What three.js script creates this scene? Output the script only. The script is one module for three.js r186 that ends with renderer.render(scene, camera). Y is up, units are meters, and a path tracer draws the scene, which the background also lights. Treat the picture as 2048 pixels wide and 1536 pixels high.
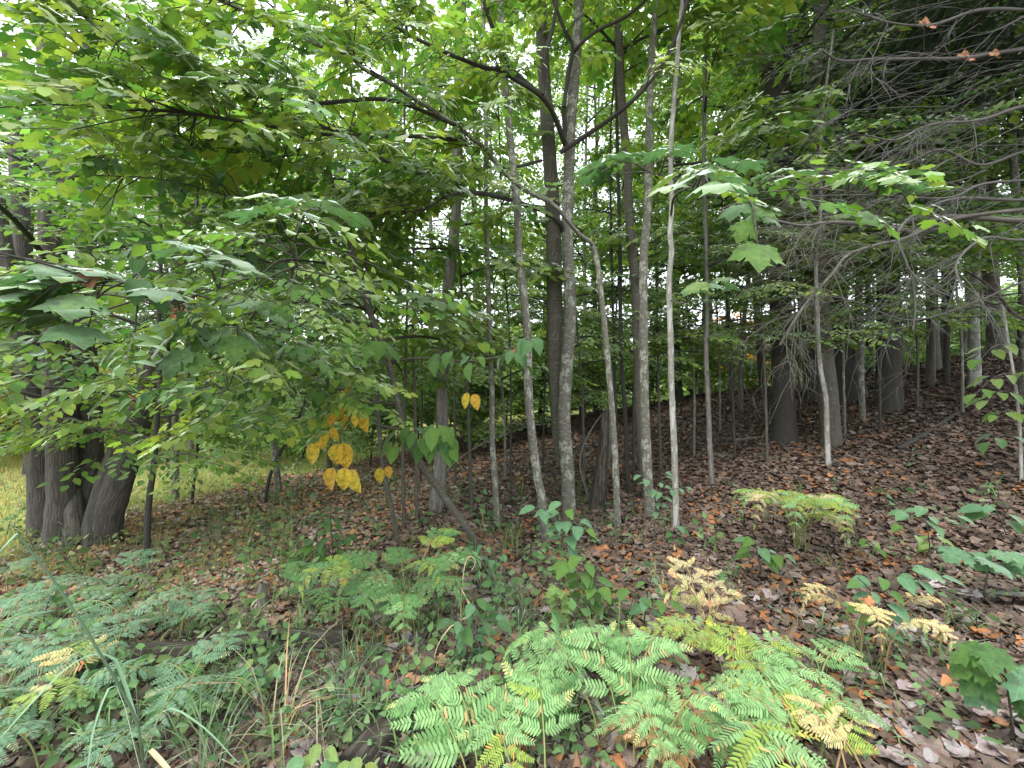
import * as THREE from 'three';

// ---------------------------------------------------------------- camera, sky, sun, exposure
const TY = 0.916, TX = TY * 4 / 3, EYE = 1.55;
const scene = new THREE.Scene();
const camera = new THREE.PerspectiveCamera(2 * Math.atan(TY) * 180 / Math.PI, 4 / 3, 0.05, 400);
camera.position.set(0, EYE, 0);
camera.lookAt(0, EYE, -10);
scene.add(camera);
const renderer = new THREE.WebGLRenderer({ antialias: true });
renderer.toneMapping = THREE.LinearToneMapping;
renderer.toneMappingExposure = 3.2;
renderer.shadowMap.enabled = true;
const sun = new THREE.DirectionalLight(new THREE.Color(1.0, 0.96, 0.9), 1.0);
sun.position.set(-14, 30, 16);
sun.castShadow = true; sun.shadow.radius = 34;
Object.assign(sun.shadow.camera, { left: -25, right: 25, top: 25, bottom: -25, near: 1, far: 90 });
sun.name = 'sun'; scene.add(sun, sun.target);

// ---------------------------------------------------------------- random numbers and noise
function rng(seed) {
  let s = seed >>> 0;
  return () => { s = (s + 0x6d2b79f5) | 0; let t = Math.imul(s ^ (s >>> 15), 1 | s); t = (t + Math.imul(t ^ (t >>> 7), 61 | t)) ^ t; return ((t ^ (t >>> 14)) >>> 0) / 4294967296; };
}
const hash = (x, y, s) => { let h = Math.imul(x, 374761393) ^ Math.imul(y, 668265263) ^ Math.imul(s, 974711); h = Math.imul(h ^ (h >>> 13), 1274126177); return ((h ^ (h >>> 16)) >>> 0) / 4294967296; };
const mod = (a, n) => ((a % n) + n) % n;
function vnoise(x, y, s = 1, w = 1e6, h = 1e6) {       // value noise that repeats every w x h cells
  const xi = Math.floor(x), yi = Math.floor(y); let fx = x - xi, fy = y - yi;
  fx = fx * fx * (3 - 2 * fx); fy = fy * fy * (3 - 2 * fy);
  const a = mod(xi, w), b = mod(xi + 1, w), c = mod(yi, h), d = mod(yi + 1, h);
  const p = hash(a, c, s), q = hash(b, c, s), r = hash(a, d, s), t = hash(b, d, s);
  return p + (q - p) * fx + (r - p) * fy + (p - q - r + t) * fx * fy;
}
function fbm(x, y, s = 1, oct = 4, w = 1e6, h = 1e6) {
  let v = 0, a = 0.5, n = 0;
  for (let i = 0; i < oct; i++) { v += a * vnoise(x, y, s + i, w, h); n += a; a *= 0.5; x *= 2; y *= 2; w *= 2; h *= 2; }
  return v / n;
}
const lerp = (a, b, t) => a + (b - a) * t, clamp = (x, a = 0, b = 1) => Math.min(b, Math.max(a, x)), smooth = (a, b, x) => { const t = clamp((x - a) / (b - a)); return t * t * (3 - 2 * t); };
const V = (x, y, z) => new THREE.Vector3(x, y, z);

{ // an even overcast sky, a little brighter towards the zenith, with soft cloud structure
  const W = 256, H = 128, d = new Float32Array(W * H * 4);
  for (let y = 0; y < H; y++) for (let x = 0; x < W; x++) {
    const el = ((y + 0.5) / H - 0.5) * Math.PI, up = Math.max(0, Math.sin(el));
    const c = fbm(x / 16, y / 8, 77, 4, 16, 1e6), L = (0.72 + 0.42 * up) * (0.86 + 0.28 * c), i = (y * W + x) * 4;
    d[i] = L * 0.95; d[i + 1] = L * 1.0; d[i + 2] = L * 1.08; d[i + 3] = 1;
  }
  const t = new THREE.DataTexture(d, W, H, THREE.RGBAFormat, THREE.FloatType);
  t.mapping = THREE.EquirectangularReflectionMapping; t.magFilter = t.minFilter = THREE.LinearFilter; t.needsUpdate = true;
  scene.background = t; scene.environment = t;
}

// ---------------------------------------------------------------- the lie of the land
const DX = (px) => (px - 1024) / 1024 * TX, DY = (py) => (768 - py) / 768 * TY;
const P = (px, py, d) => V(DX(px) * d, EYE + DY(py) * d, -d);     // a point of the place, sighted from the viewpoint at depth d
const sights = [[1024, 1536, 1.7], [150, 1090, 5], [300, 1130, 4.3], [30, 1250, 3], [0, 1500, 1.75], [500, 960, 9], [700, 940, 10], [60, 965, 9.5], [950, 1110, 3.8], [1130, 1025, 5],
  [1352, 1060, 4.4], [1300, 1035, 4.8], [1000, 1050, 4.7], [870, 1015, 5.2], [1567, 883, 6.3], [1661, 890, 6], [1724, 842, 6.6], [1657, 930, 5.2], [1423, 970, 5.6], [1863, 740, 8.5], [1990, 705, 8.5],
  [1686, 794, 8], [1526, 784, 9.5], [1463, 790, 10], [1352, 802, 10.5], [1100, 850, 11], [900, 882, 11], [2043, 961, 4], [2048, 1200, 2.4], [2048, 1536, 1.5], [1700, 1200, 2.8], [1500, 1150, 3.2], [600, 1250, 2.9], [600, 1500, 1.8]];
const known = sights.map(([x, y, d]) => { const p = P(x, y, d); return [p.x, p.z, p.y]; });
known.push([7, -15, 0.7], [13, -13, 1.6], [1, -19, 0], [-8, -19, -1.15], [-15, -8, -1.1], [0, 3.5, 0], [-5, 2, -0.15], [5, 2, 0.4], [16, -4, 2], [-10, -13, -1], [4, -20, 0.1], [12, -20, 0.4], [16, 5, 1.2], [-12, 4, -0.6]);
const warp = (() => {                                             // thin-plate spline through the known heights
  const n = known.length, N = n + 3, A = [], U = (r2) => (r2 > 1e-9 ? 0.5 * r2 * Math.log(r2) : 0);
  for (let i = 0; i < N; i++) A.push(new Float64Array(N + 1));
  known.forEach(([x, z, y], i) => {
    known.forEach(([u, w], j) => { A[i][j] = U((x - u) ** 2 + (z - w) ** 2) + (i === j ? 0.6 : 0); });
    A[i][n] = 1; A[i][n + 1] = x; A[i][n + 2] = z; A[i][N] = y; A[n][i] = 1; A[n + 1][i] = x; A[n + 2][i] = z;
  });
  for (let c = 0; c < N; c++) {
    let p = c; for (let r = c; r < N; r++) if (Math.abs(A[r][c]) > Math.abs(A[p][c])) p = r;
    [A[c], A[p]] = [A[p], A[c]];
    for (let r = 0; r < N; r++) if (r !== c) { const f = A[r][c] / A[c][c]; if (f) for (let k = c; k <= N; k++) A[r][k] -= f * A[c][k]; }
  }
  const w = A.map((row, i) => row[N] / row[i]);
  return (x, z) => { let v = w[n] + w[n + 1] * x + w[n + 2] * z; for (let i = 0; i < n; i++) v += w[i] * U((x - known[i][0]) ** 2 + (z - known[i][1]) ** 2); return v; };
})();
function ground(x, z) {
  const r = Math.hypot(x, z + 7), far = -0.6 + 0.012 * x, f = smooth(12, 24, r), t = f < 1 ? warp(x, z) : 0;
  return lerp(clamp(t, -1.5, 2.6), clamp(far, -1.6, 0.6), f) + (fbm(x * 0.9 + 40, z * 0.9 + 40, 5, 3) - 0.5) * 0.12 * (1 - 0.5 * f) + (fbm(x * 5, z * 5 + 90, 9, 2) - 0.5) * 0.03;
}
function land(px, py) {                                           // where the sight line meets the ground
  let lo = 0.6, d = 0.6;
  const under = (q) => { const p = P(px, py, q); return p.y < ground(p.x, p.z); };
  while (d < 60 && !under(d)) { lo = d; d *= 1.03; }
  let hi = d; for (let i = 0; i < 24; i++) { const m = (lo + hi) / 2; if (under(m)) hi = m; else lo = m; }
  return hi;
}
const onGround = (px, py) => { const d = land(px, py), p = P(px, py, d); p.y = ground(p.x, p.z); return p; };

// ---------------------------------------------------------------- mesh builder
class MB {
  constructor() { this.p = []; this.n = []; this.u = []; this.c = []; this.i = []; }
  add(g, m, col) {                                                // a geometry, moved by m, with its colour times col
    const k = this.p.length / 3, pa = g.attributes.position, na = g.attributes.normal, ua = g.attributes.uv, ca = g.attributes.color, v = V(), nm = new THREE.Matrix3().getNormalMatrix(m);
    for (let i = 0; i < pa.count; i++) {
      v.fromBufferAttribute(pa, i).applyMatrix4(m); this.p.push(v.x, v.y, v.z);
      v.fromBufferAttribute(na, i).applyMatrix3(nm).normalize(); this.n.push(v.x, v.y, v.z);
      this.u.push(ua ? ua.getX(i) : 0, ua ? ua.getY(i) : 0);
      const c = col ?? [1, 1, 1];
      if (ca) this.c.push(ca.getX(i) * c[0], ca.getY(i) * c[1], ca.getZ(i) * c[2]); else this.c.push(...c);
    }
    const ix = g.index.array; for (let i = 0; i < ix.length; i++) this.i.push(ix[i] + k);
    return this;
  }
  geo(colors = true) {
    const g = new THREE.BufferGeometry();
    g.setAttribute('position', new THREE.Float32BufferAttribute(this.p, 3)); g.setAttribute('normal', new THREE.Float32BufferAttribute(this.n, 3)); g.setAttribute('uv', new THREE.Float32BufferAttribute(this.u, 2));
    if (colors) g.setAttribute('color', new THREE.Float32BufferAttribute(this.c, 3));
    g.setIndex(this.i); return g;
  }
}
const I4 = new THREE.Matrix4();
function raw(pos, uv, idx) {
  const g = new THREE.BufferGeometry();
  g.setAttribute('position', new THREE.Float32BufferAttribute(pos, 3)); g.setAttribute('uv', new THREE.Float32BufferAttribute(uv, 2)); g.setIndex(idx); g.computeVertexNormals(); return g;
}
// a tube through points with a radius at each, sides uneven like bark; uv in metres
function tube(pts, radii, { seg = 10, step = 0, rough = 0.06, seed = 1, cap = true, flare = 0, lobes = 0 } = {}) {
  const curve = new THREE.CatmullRomCurve3(pts, false, 'centripetal'), L = curve.getLength(), n = Math.max(2, step ? Math.ceil(L / step) : (pts.length - 1) * 3), pos = [], uv = [], idx = [];
  let N = null, prev = null, len = 0;
  for (let i = 0; i <= n; i++) {
    const t = i / n, c = curve.getPoint(t), T = curve.getTangent(t), q = t * (radii.length - 1), k = Math.min(radii.length - 2, Math.floor(q));
    let r = radii.length > 1 ? lerp(radii[k], radii[k + 1], q - k) : radii[0];
    if (prev) len += c.distanceTo(prev); prev = c;
    if (flare) r *= 1 + flare * Math.exp(-len / (r * 2.2));
    if (!N) N = Math.abs(T.y) > 0.8 ? V(1, 0, 0) : V(0, 1, 0);
    N.addScaledVector(T, -N.dot(T)).normalize();
    const B = V().crossVectors(T, N);
    for (let j = 0; j <= seg; j++) {
      const a = j / seg * Math.PI * 2, jj = j % seg, ro = 1 + (fbm(jj / seg * 6, len * 4 + seed * 7, seed, 3, 6) - 0.5) * rough * 2 + (lobes ? 0.13 * Math.exp(-len * 1.6) * Math.cos(a * lobes + seed) : 0);
      const d = N.clone().multiplyScalar(Math.cos(a)).addScaledVector(B, Math.sin(a)).multiplyScalar(r * ro);
      pos.push(c.x + d.x, c.y + d.y, c.z + d.z); uv.push(j / seg * Math.max(1, Math.round(2 * Math.PI * radii[0] / 0.5)) * 0.5 , len);
    }
  }
  const s = seg + 1;
  for (let i = 0; i < n; i++) for (let j = 0; j < seg; j++) { const a = i * s + j; idx.push(a, a + s, a + 1, a + 1, a + s, a + s + 1); }
  if (cap) for (const e of [0, n]) {
    const k = pos.length / 3, c = curve.getPoint(e / n); pos.push(c.x, c.y, c.z); uv.push(0.2, 0.2);
    for (let j = 0; j < seg; j++) e ? idx.push(k, e * s + j, e * s + j + 1) : idx.push(k, j + 1, j);
  }
  const g = raw(pos, uv, idx), nn = g.attributes.normal;          // join the seam's normals
  for (let i = 0; i <= n; i++) { const a = i * s, b = a + seg, m = V(nn.getX(a) + nn.getX(b), nn.getY(a) + nn.getY(b), nn.getZ(a) + nn.getZ(b)).normalize(); nn.setXYZ(a, m.x, m.y, m.z); nn.setXYZ(b, m.x, m.y, m.z); }
  return g;
}
const basis = (pos, fwd, up, s = 1) => {                          // z along fwd, y near up
  const z = fwd.clone().normalize(), x = V().crossVectors(up, z).normalize(), y = V().crossVectors(z, x);
  return new THREE.Matrix4().makeBasis(x.multiplyScalar(s), y.multiplyScalar(s), z.multiplyScalar(s)).setPosition(pos);
};

// ---------------------------------------------------------------- materials
function tex(w, h, f, rep, srgb) {
  const d = new Uint8Array(w * h * 4);
  for (let y = 0; y < h; y++) for (let x = 0; x < w; x++) { const c = f(x / w, y / h), i = (y * w + x) * 4; for (let k = 0; k < 3; k++) d[i + k] = clamp(c[k] ?? c[0]) * 255; d[i + 3] = 255; }
  const t = new THREE.DataTexture(d, w, h); t.wrapS = t.wrapT = THREE.RepeatWrapping; t.magFilter = THREE.LinearFilter; if (rep) t.repeat.set(...rep);
  if (srgb) t.colorSpace = THREE.SRGBColorSpace; t.needsUpdate = true; return t;
}
const S = (l) => (l <= 0.0031308 ? l * 12.92 : 1.055 * Math.pow(l, 1 / 2.4) - 0.055);
function bark(base, crack, lichen, { furrow = 0, bands = 0, spots = 0.5, bump = 0.004, seed = 3 } = {}) {   // half a metre wide, one metre tall
  const val = (u, v) => {
    const w = fbm(u * 6, v * 8, seed + 40, 3, 6, 8) - 0.5;
    const fine = fbm(u * 32, v * 40, seed, 3, 32, 40), str = fbm(u * 24 + w * 2, v * 6, seed + 9, 3, 24, 6);
    const fur = furrow ? smooth(0.1, 0.42, Math.abs(fbm(u * 22 + w * 0.9, v * 5, seed + 21, 3, 22, 5) - 0.5) * 2.6) : 1;
    const band = bands ? smooth(0.62, 0.8, fbm(u * 8, v * 90, seed + 31, 2, 8, 90)) : 0;
    const li = smooth(1 - spots * 0.62, 1.08 - spots * 0.62, fbm(u * 7, v * 11, seed + 51, 4, 7, 11) * 0.7 + fine * 0.3);
    return { fine, str, fur, band, li };
  };
  const map = tex(256, 512, (u, v) => {
    const q = val(u, v), t = 0.55 + 0.9 * (q.str * 0.5 + q.fine * 0.5 - 0.05);
    return base.map((b, k) => { let c = b * t; c = lerp(crack[k], c, furrow ? lerp(1 - furrow, 1, q.fur) : 1); c = lerp(c, lichen[k] * (0.75 + 0.5 * q.fine), 0.75 * q.li); c = lerp(c, lerp(c, lichen[k], 0.55), q.band * bands); return S(c); });
  }, [2, 1], true);
  const b = tex(256, 512, (u, v) => { const q = val(u, v); return [0.15 + 0.45 * (furrow ? q.fur : q.str) + 0.3 * q.fine + 0.1 * q.band]; }, [2, 1]);
  return new THREE.MeshStandardMaterial({ map, bumpMap: b, bumpScale: bump, roughness: 0.92 });
}
const M = {
  maple: bark([0.145, 0.138, 0.11], [0.03, 0.025, 0.02], [0.36, 0.365, 0.3], { bands: 1, spots: 0.72, seed: 3 }),
  pale: bark([0.25, 0.24, 0.205], [0.05, 0.045, 0.04], [0.46, 0.46, 0.42], { bands: 0.5, spots: 0.8, seed: 13 }),
  brown: bark([0.098, 0.09, 0.07], [0.02, 0.017, 0.014], [0.22, 0.225, 0.18], { bands: 0.7, spots: 0.52, bump: 0.002, seed: 23 }),
  dark: bark([0.055, 0.05, 0.042], [0.015, 0.013, 0.012], [0.14, 0.15, 0.125], { spots: 0.38, bump: 0.002, seed: 33 }),
  furrow: bark([0.105, 0.096, 0.08], [0.022, 0.018, 0.016], [0.26, 0.27, 0.235], { furrow: 0.5, spots: 0.22, bump: 0.008, seed: 43 }),
  dead: bark([0.22, 0.21, 0.18], [0.07, 0.06, 0.05], [0.44, 0.44, 0.41], { furrow: 0.5, spots: 0.55, bump: 0.004, seed: 53 }),
  twig: bark([0.1, 0.095, 0.085], [0.04, 0.036, 0.03], [0.28, 0.28, 0.26], { spots: 0.5, bump: 0.002, seed: 73 }),
  rot: bark([0.09, 0.076, 0.06], [0.025, 0.018, 0.014], [0.3, 0.27, 0.22], { furrow: 0.8, spots: 0.35, bump: 0.01, seed: 63 }),
};
const leafTex = {
  maple: tex(256, 256, (u, v) => {                                // u across -0.7..0.7, v along -0.15..1.1
    const x = (u - 0.5) * 1.4, z = v * 1.25 - 0.15; let vein = 0;
    for (const a of [0, 0.78, -0.78, 1.75, -1.75]) { const s = Math.sin(a), c = Math.cos(a), al = x * s + z * c, d = Math.abs(x * c - z * s); if (al > 0) { vein = Math.max(vein, smooth(0.014, 0.004, d * (0.7 + al * 0.6))); const q = mod(al - d * 0.8, 0.14); if (d < 0.24) vein = Math.max(vein, 0.5 * smooth(0.012, 0.003, Math.min(q, 0.14 - q))); } }
    const n = fbm(u * 7, v * 7, 4, 4), sp = smooth(0.7, 0.76, fbm(u * 17, v * 17, 8, 2)), f = 0.7 + 0.7 * (n - 0.5);
    return [S(lerp(f * (1 + vein * 0.45), 0.7, sp * 0.7)), S(lerp(f * (1 + vein * 0.3), 0.36, sp * 0.8)), S(lerp(f * (1 + vein * 0.6), 0.5, sp * 0.5))];
  }, null, true),
  oval: tex(128, 256, (u, v) => {
    const x = Math.abs(u - 0.5) * 2, q = mod(v - x * 0.16, 0.1), vein = Math.max(smooth(0.05, 0.015, x), 0.6 * smooth(0.014, 0.003, Math.min(q, 0.1 - q)));
    const n = fbm(u * 4, v * 8, 5, 4), sp = smooth(0.7, 0.75, fbm(u * 9, v * 18, 11, 2)), f = 0.74 + 0.28 * (n - 0.5);
    return [S(lerp(f * (1 + vein * 0.25), 0.6, sp * 0.4)), S(lerp(f * (1 + vein * 0.15), 0.42, sp * 0.6)), S(f * (1 + vein * 0.3))];
  }, null, true),
  turned: tex(128, 256, (u, v) => {                               // a leaf gone yellow, still greenish in places, brown-spotted
    const x = Math.abs(u - 0.5) * 2, q = mod(v - x * 0.16, 0.1), vein = Math.max(smooth(0.05, 0.015, x), 0.6 * smooth(0.014, 0.003, Math.min(q, 0.1 - q)));
    const g = smooth(0.52, 0.72, fbm(u * 3 + 7, v * 5, 15, 4)), sp = smooth(0.62, 0.68, fbm(u * 10, v * 20, 17, 3)), n = fbm(u * 8, v * 16, 19, 3) - 0.5, k = 1 - 0.2 * vein + 0.5 * n;
    return [[0.9, 0.6, 0.28], [0.66, 0.52, 0.13], [0.05, 0.05, 0.04]].map(([y, gr, br]) => S(clamp(lerp(lerp(y, gr * 0.9, g * 0.6), br * 1.3, sp * 0.75) * k)));
  }, null, true),
};
const leafMat = (color, map, extra = {}) => new THREE.MeshPhysicalMaterial({ color: new THREE.Color().setRGB(...color), map, roughness: 1, transmission: 0.5, thickness: 0, clearcoat: 0.22, clearcoatRoughness: 0.5, ior: 1.4, side: THREE.DoubleSide, ...extra });
const crownMat = leafMat([1, 1, 1], null, { vertexColors: true, clearcoat: 0.05, transmission: 0.64 });
const GREENS = [[0.10, 0.23, 0.035], [0.12, 0.26, 0.03], [0.075, 0.19, 0.04], [0.09, 0.22, 0.06], [0.16, 0.29, 0.035], [0.07, 0.165, 0.045]];
const mapleMats = GREENS.map((c) => leafMat(c.map((x) => x * 1.3), leafTex.maple));
const ovalMats = GREENS.map((c) => leafMat(c.map((x) => x * 1.3), leafTex.oval));
const yellowMats = [[1, 1, 1], [0.98, 0.88, 0.9], [0.94, 0.76, 0.8]].map((c) => leafMat(c, leafTex.turned));
const rustMats = [[0.45, 0.17, 0.06], [0.5, 0.26, 0.12], [0.32, 0.14, 0.07]].map((c) => leafMat(c, leafTex.maple, { transmission: 0.2 }));
const fernMats = { green: leafMat([0.26, 0.46, 0.17], null, { vertexColors: true, transmission: 0.4 }), lush: leafMat([0.14, 0.31, 0.09], null, { vertexColors: true, transmission: 0.4 }), blue: leafMat([0.16, 0.3, 0.16], null, { vertexColors: true, transmission: 0.4 }), lime: leafMat([0.3, 0.42, 0.07], null, { vertexColors: true, transmission: 0.4 }), straw: leafMat([0.62, 0.55, 0.24], null, { vertexColors: true, transmission: 0.4 }), cream: leafMat([0.62, 0.55, 0.29], null, { vertexColors: true, transmission: 0.4 }), rust: leafMat([0.4, 0.27, 0.11], null, { vertexColors: true, transmission: 0.3 }) };

// ---------------------------------------------------------------- leaf shapes: base at the origin, tip along +z, upper side +y
function mapleLeaf(seed, fine = true, cup = 0.18) {
  const r = rng(seed), half = fine
    ? [[0.1, -0.07], [0.3, -0.1], [0.25, 0.04], [0.41, 0.09], [0.4, 0.2], [0.57, 0.25], [0.52, 0.36], [0.63, 0.57], [0.45, 0.53], [0.4, 0.65], [0.25, 0.5], [0.26, 0.66], [0.34, 0.77], [0.2, 0.8], [0.15, 0.9]]
    : [[0.3, -0.1], [0.26, 0.06], [0.6, 0.54], [0.26, 0.5], [0.3, 0.76]];
  const j = () => (r() - 0.5) * 0.05, out = [[0, 0], ...half.map(([x, z]) => [x + j(), z + j()]), [j(), 1.06], ...half.slice().reverse().map(([x, z]) => [-x + j(), z + j()])];
  const faces = THREE.ShapeUtils.triangulateShape(out.map(([x, z]) => new THREE.Vector2(x, z)), []), pos = [], uv = [], wave = r() * 6;
  for (const [x, z] of out) { pos.push(x, -cup * (x * x * 1.6) - 0.16 * z * z + 0.05 * Math.sin(wave + x * 9 + z * 7) + 0.06 * Math.abs(x), z); uv.push(x / 1.4 + 0.5, (z + 0.15) / 1.25); }
  const idx = []; for (const [a, b, c] of faces) { const [ax, az] = out[a], [bx, bz] = out[b], [cx, cz] = out[c]; (bx - ax) * (cz - az) - (bz - az) * (cx - ax) > 0 ? idx.push(a, c, b) : idx.push(a, b, c); }
  return raw(pos, uv, idx);
}
function ovalLeaf(seed, rows = 7, wide = 0.3, fold = 0.12, droop = 0.2) {
  const r = rng(seed), pos = [], uv = [], idx = [], tw = (r() - 0.5) * 0.2;
  for (let i = 0; i < rows; i++) {
    const t = i / (rows - 1), w = wide * Math.pow(Math.sin(Math.PI * Math.pow(t, 0.8)), 0.75) * (1 + (i % 2 ? 0.05 : -0.03)) + (t > 0.98 || t < 0.02 ? 0.004 : 0), y = -droop * t * t;
    pos.push(-w, y + fold * w * 2 + tw * w, t, 0, y, t, w, y + fold * w * 2 - tw * w, t); uv.push(0.5 - w / wide / 2, t, 0.5, t, 0.5 + w / wide / 2, t);
    if (i) { const a = (i - 1) * 3, b = i * 3; idx.push(a, b, a + 1, a + 1, b, b + 1, a + 1, b + 1, a + 2, a + 2, b + 1, b + 2); }
  }
  return raw(pos, uv, idx);
}
const MAPLES = [1, 2, 3, 4, 5].map((s) => mapleLeaf(s * 11, true, 0.12 + s * 0.06)), MAPLES_LOW = [1, 2, 3].map((s) => mapleLeaf(s * 17, false));
const OVALS = [1, 2, 3, 4].map((s) => ovalLeaf(s * 13, 8, 0.23 + 0.03 * s, 0.1 + 0.03 * s, 0.1 + 0.08 * s)), OVALS_LOW = [1, 2, 3].map((s) => ovalLeaf(s * 19, 4, 0.33, 0.12, 0.15));
const FAR_LEAF = [ovalLeaf(5, 3, 0.4, 0.1, 0.1)];
const rodGeo = (a, b, r0, r1) => tube([a, a.clone().lerp(b, 0.5).add(V(0, (a.distanceTo(b)) * 0.03, 0)), b], [r0, (r0 + r1) / 2, r1], { seg: 4, cap: false, rough: 0 });
// a twig with leaves left and right, lying nearly level
function spray(seed, leaves, n, len, size, spread = 1) {
  const r = rng(seed), b = new MB(), twig = [0.55, 0.3, 0.7];
  const bend = (r() - 0.5) * 0.25, at = (t) => V(bend * t * t * len, -0.12 * t * t * len, t * len);
  b.add(tube([at(0), at(0.5), at(1)], [0.004, 0.003, 0.0015], { seg: 3, cap: false, rough: 0 }), I4, twig);
  for (let i = 0; i < n; i++) {
    const t = (i + 0.6) / n, side = i % 2 ? 1 : -1, end = i === n - 1, a = end ? (r() - 0.5) * 0.4 : side * (0.75 + r() * 0.5) * spread;
    const sub = (i % 3 !== 2 || end) ? 0.0 : len * (0.12 + r() * 0.2);
    const o = at(t).add(V(Math.sin(a) * (0.02 + sub), (r() - 0.5) * 0.05, Math.cos(a) * (0.02 + sub) * 0.6));
    const f = V(Math.sin(a), -0.1 - r() * 0.4, Math.cos(a)), up = V((r() - 0.5) * 0.9, 1, (r() - 0.5) * 0.9), k = 0.7 + r() * 0.6;
    b.add(leaves[Math.floor(r() * leaves.length)], basis(o, f, up, size * (0.75 + r() * 0.5)), [k * (0.85 + r() * 0.35), k, k * (0.8 + r() * 0.5)]);
  }
  return b.geo();
}
const SPRAYS = {
  beech: [1, 2, 3, 4, 5].map((s) => spray(s * 7 + 1, OVALS_LOW, 16, 0.5, 0.088)),
  maple: [1, 2, 3, 4, 5].map((s) => spray(s * 7 + 2, MAPLES_LOW, 14, 0.5, 0.095)),
  far: [1, 2, 3, 4].map((s) => spray(s * 7 + 3, FAR_LEAF, 20, 0.62, 0.1)),
};

// ---------------------------------------------------------------- naming and tagging
const used = new Map();
const numbered = (n) => { const k = used.get(n) ?? 0; used.set(n, k + 1); return k ? n + '_' + String(k).padStart(3, '0') : n; };
function thing(name, label, category, group, pos = V()) {
  const o = new THREE.Group(); o.name = numbered(name); o.position.copy(pos); o.userData = { label, category }; if (group) o.userData.group = group; scene.add(o); return o;
}
function part(name, geo, mat, parent, kind, label) {
  const m = new THREE.Mesh(geo, mat); m.name = numbered(name); m.castShadow = m.receiveShadow = true; if (kind) m.userData.kind = kind; if (label) m.userData.label = label; parent.add(m); return m;
}
function copies(name, geo, mat, mats, cols, parent, kind = 'stuff') {
  if (!mats.length) return null;
  const m = new THREE.InstancedMesh(geo, mat, mats.length), c = new THREE.Color(); m.name = numbered(name); m.castShadow = m.receiveShadow = true; m.userData.kind = kind;
  mats.forEach((x, i) => { m.setMatrixAt(i, x); if (cols) m.setColorAt(i, c.setRGB(...cols[i])); });
  parent.add(m); return m;
}
const shifted = (g, o) => g.translate(-o.position.x, -o.position.y, -o.position.z);
// palettes, linear colours
const PAL = {                                                      // one green for maples, one for beeches, whatever the tree stands in; and the leaves that have turned
  maple: (r) => { const t = Math.pow(r(), 1.2); return [lerp(0.11, 0.34, t), lerp(0.27, 0.47, t), lerp(0.03, 0.045, t)]; },
  beech: (r) => { const t = Math.pow(r(), 1.2); return [lerp(0.1, 0.29, t), lerp(0.25, 0.44, t), lerp(0.035, 0.04, t)]; },
  gold: (r) => { const t = r(); return t < 0.25 ? [0.6, 0.44, 0.07] : [lerp(0.25, 0.42, t), lerp(0.38, 0.48, t), 0.055]; },
  spruce: (r) => { const t = r(); return [lerp(0.035, 0.07, t), lerp(0.075, 0.12, t), lerp(0.035, 0.05, t)]; },
  orange: (r) => { const t = r(); return [lerp(0.7, 0.85, t), lerp(0.3, 0.46, t), 0.08]; },
};
const greenOf = (o) => PAL[o.pal === 'gold' || o.pal === 'orange' || o.pal === 'spruce' ? o.pal : o.kind === 'maple' ? 'maple' : 'beech'];

// ---------------------------------------------------------------- limbs and foliage on a stem
// spots keep a clear space in front of the viewpoint, as in the photograph
const clear = (p) => Math.hypot(p.x, p.y - EYE, p.z) < 1.5 || p.z > 1.5;
function foliage(tree, path, o) {
  const r = rng(o.seed), limbs = new MB(), kinds = SPRAYS[o.kind], mats = kinds.map(() => []), cols = kinds.map(() => []), base = tree.position;
  const at = (y) => { for (let i = 1; i < path.length; i++) if (path[i].y >= y || i === path.length - 1) { const a = path[i - 1], b = path[i]; return a.clone().lerp(b, clamp((y - a.y) / (b.y - a.y + 1e-6), 0, 1)); } };
  for (let i = 0; i < o.limbs; i++) {
    const t = (i + r()) / o.limbs, y = base.y + lerp(o.h0, o.h1, t), az = o.az ? lerp(o.az[0], o.az[1], r()) : i * 2.4 + r() * 1.2, st = at(y);
    const L = o.R * (0.55 + 0.5 * r()) * (1 - 0.55 * Math.pow(t, 1.6)), el = lerp(o.rise ?? 0.15, (o.rise ?? 0.15) + 0.55, r() * 0.6 + t * 0.4), dir = V(Math.cos(az), 0, Math.sin(az)), side = V(-dir.z, 0, dir.x), bow = (r() - 0.5) * 0.4;
    const pt = (u) => st.clone().addScaledVector(dir, L * u).addScaledVector(side, bow * L * u * u).add(V(0, L * (el * u - 0.32 * el * u * u * 2 - (o.droop ?? 0.05) * u * u), 0));
    limbs.add(tube([pt(0), pt(0.33), pt(0.66), pt(1)], [0.008 + L * 0.0085, 0.006 + L * 0.006, 0.005 + L * 0.003, 0.003], { seg: 5, cap: false, rough: 0.1, seed: i }), I4);
    const n = Math.round(o.per * L);
    for (let k = 0; k < n; k++) {
      const u = 0.12 + 0.9 * Math.pow(r(), 0.7), sg = r() < 0.5 ? -1 : 1, off = sg * r() * (0.16 + 0.3 * L * (1.1 - u)), p = pt(Math.min(1, u)).addScaledVector(side, off).add(V(0, (r() - 0.45) * 0.22, 0));
      if (clear(p) || (o.keep && !o.keep(p))) continue;
      const f = dir.clone().addScaledVector(side, sg * (0.3 + r() * 1.1)).add(V(0, -0.12 - r() * 0.3, 0)), up = V((r() - 0.5) * 0.7, 1, (r() - 0.5) * 0.7), v = Math.floor(r() * kinds.length);
      mats[v].push(basis(p.sub(base), f, up, (o.scale ?? 1) * (0.75 + 0.5 * r()))); const c = greenOf(o)(r), w = 0.85 + 0.3 * r(); cols[v].push(c.map((x) => x * w));
    }
  }
  part('limbs', shifted(limbs.geo(false), tree), o.bark ?? M.dark, tree, 'stuff');
  kinds.forEach((g, v) => copies('crown', g, crownMat, mats[v], cols[v], tree));
}
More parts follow.
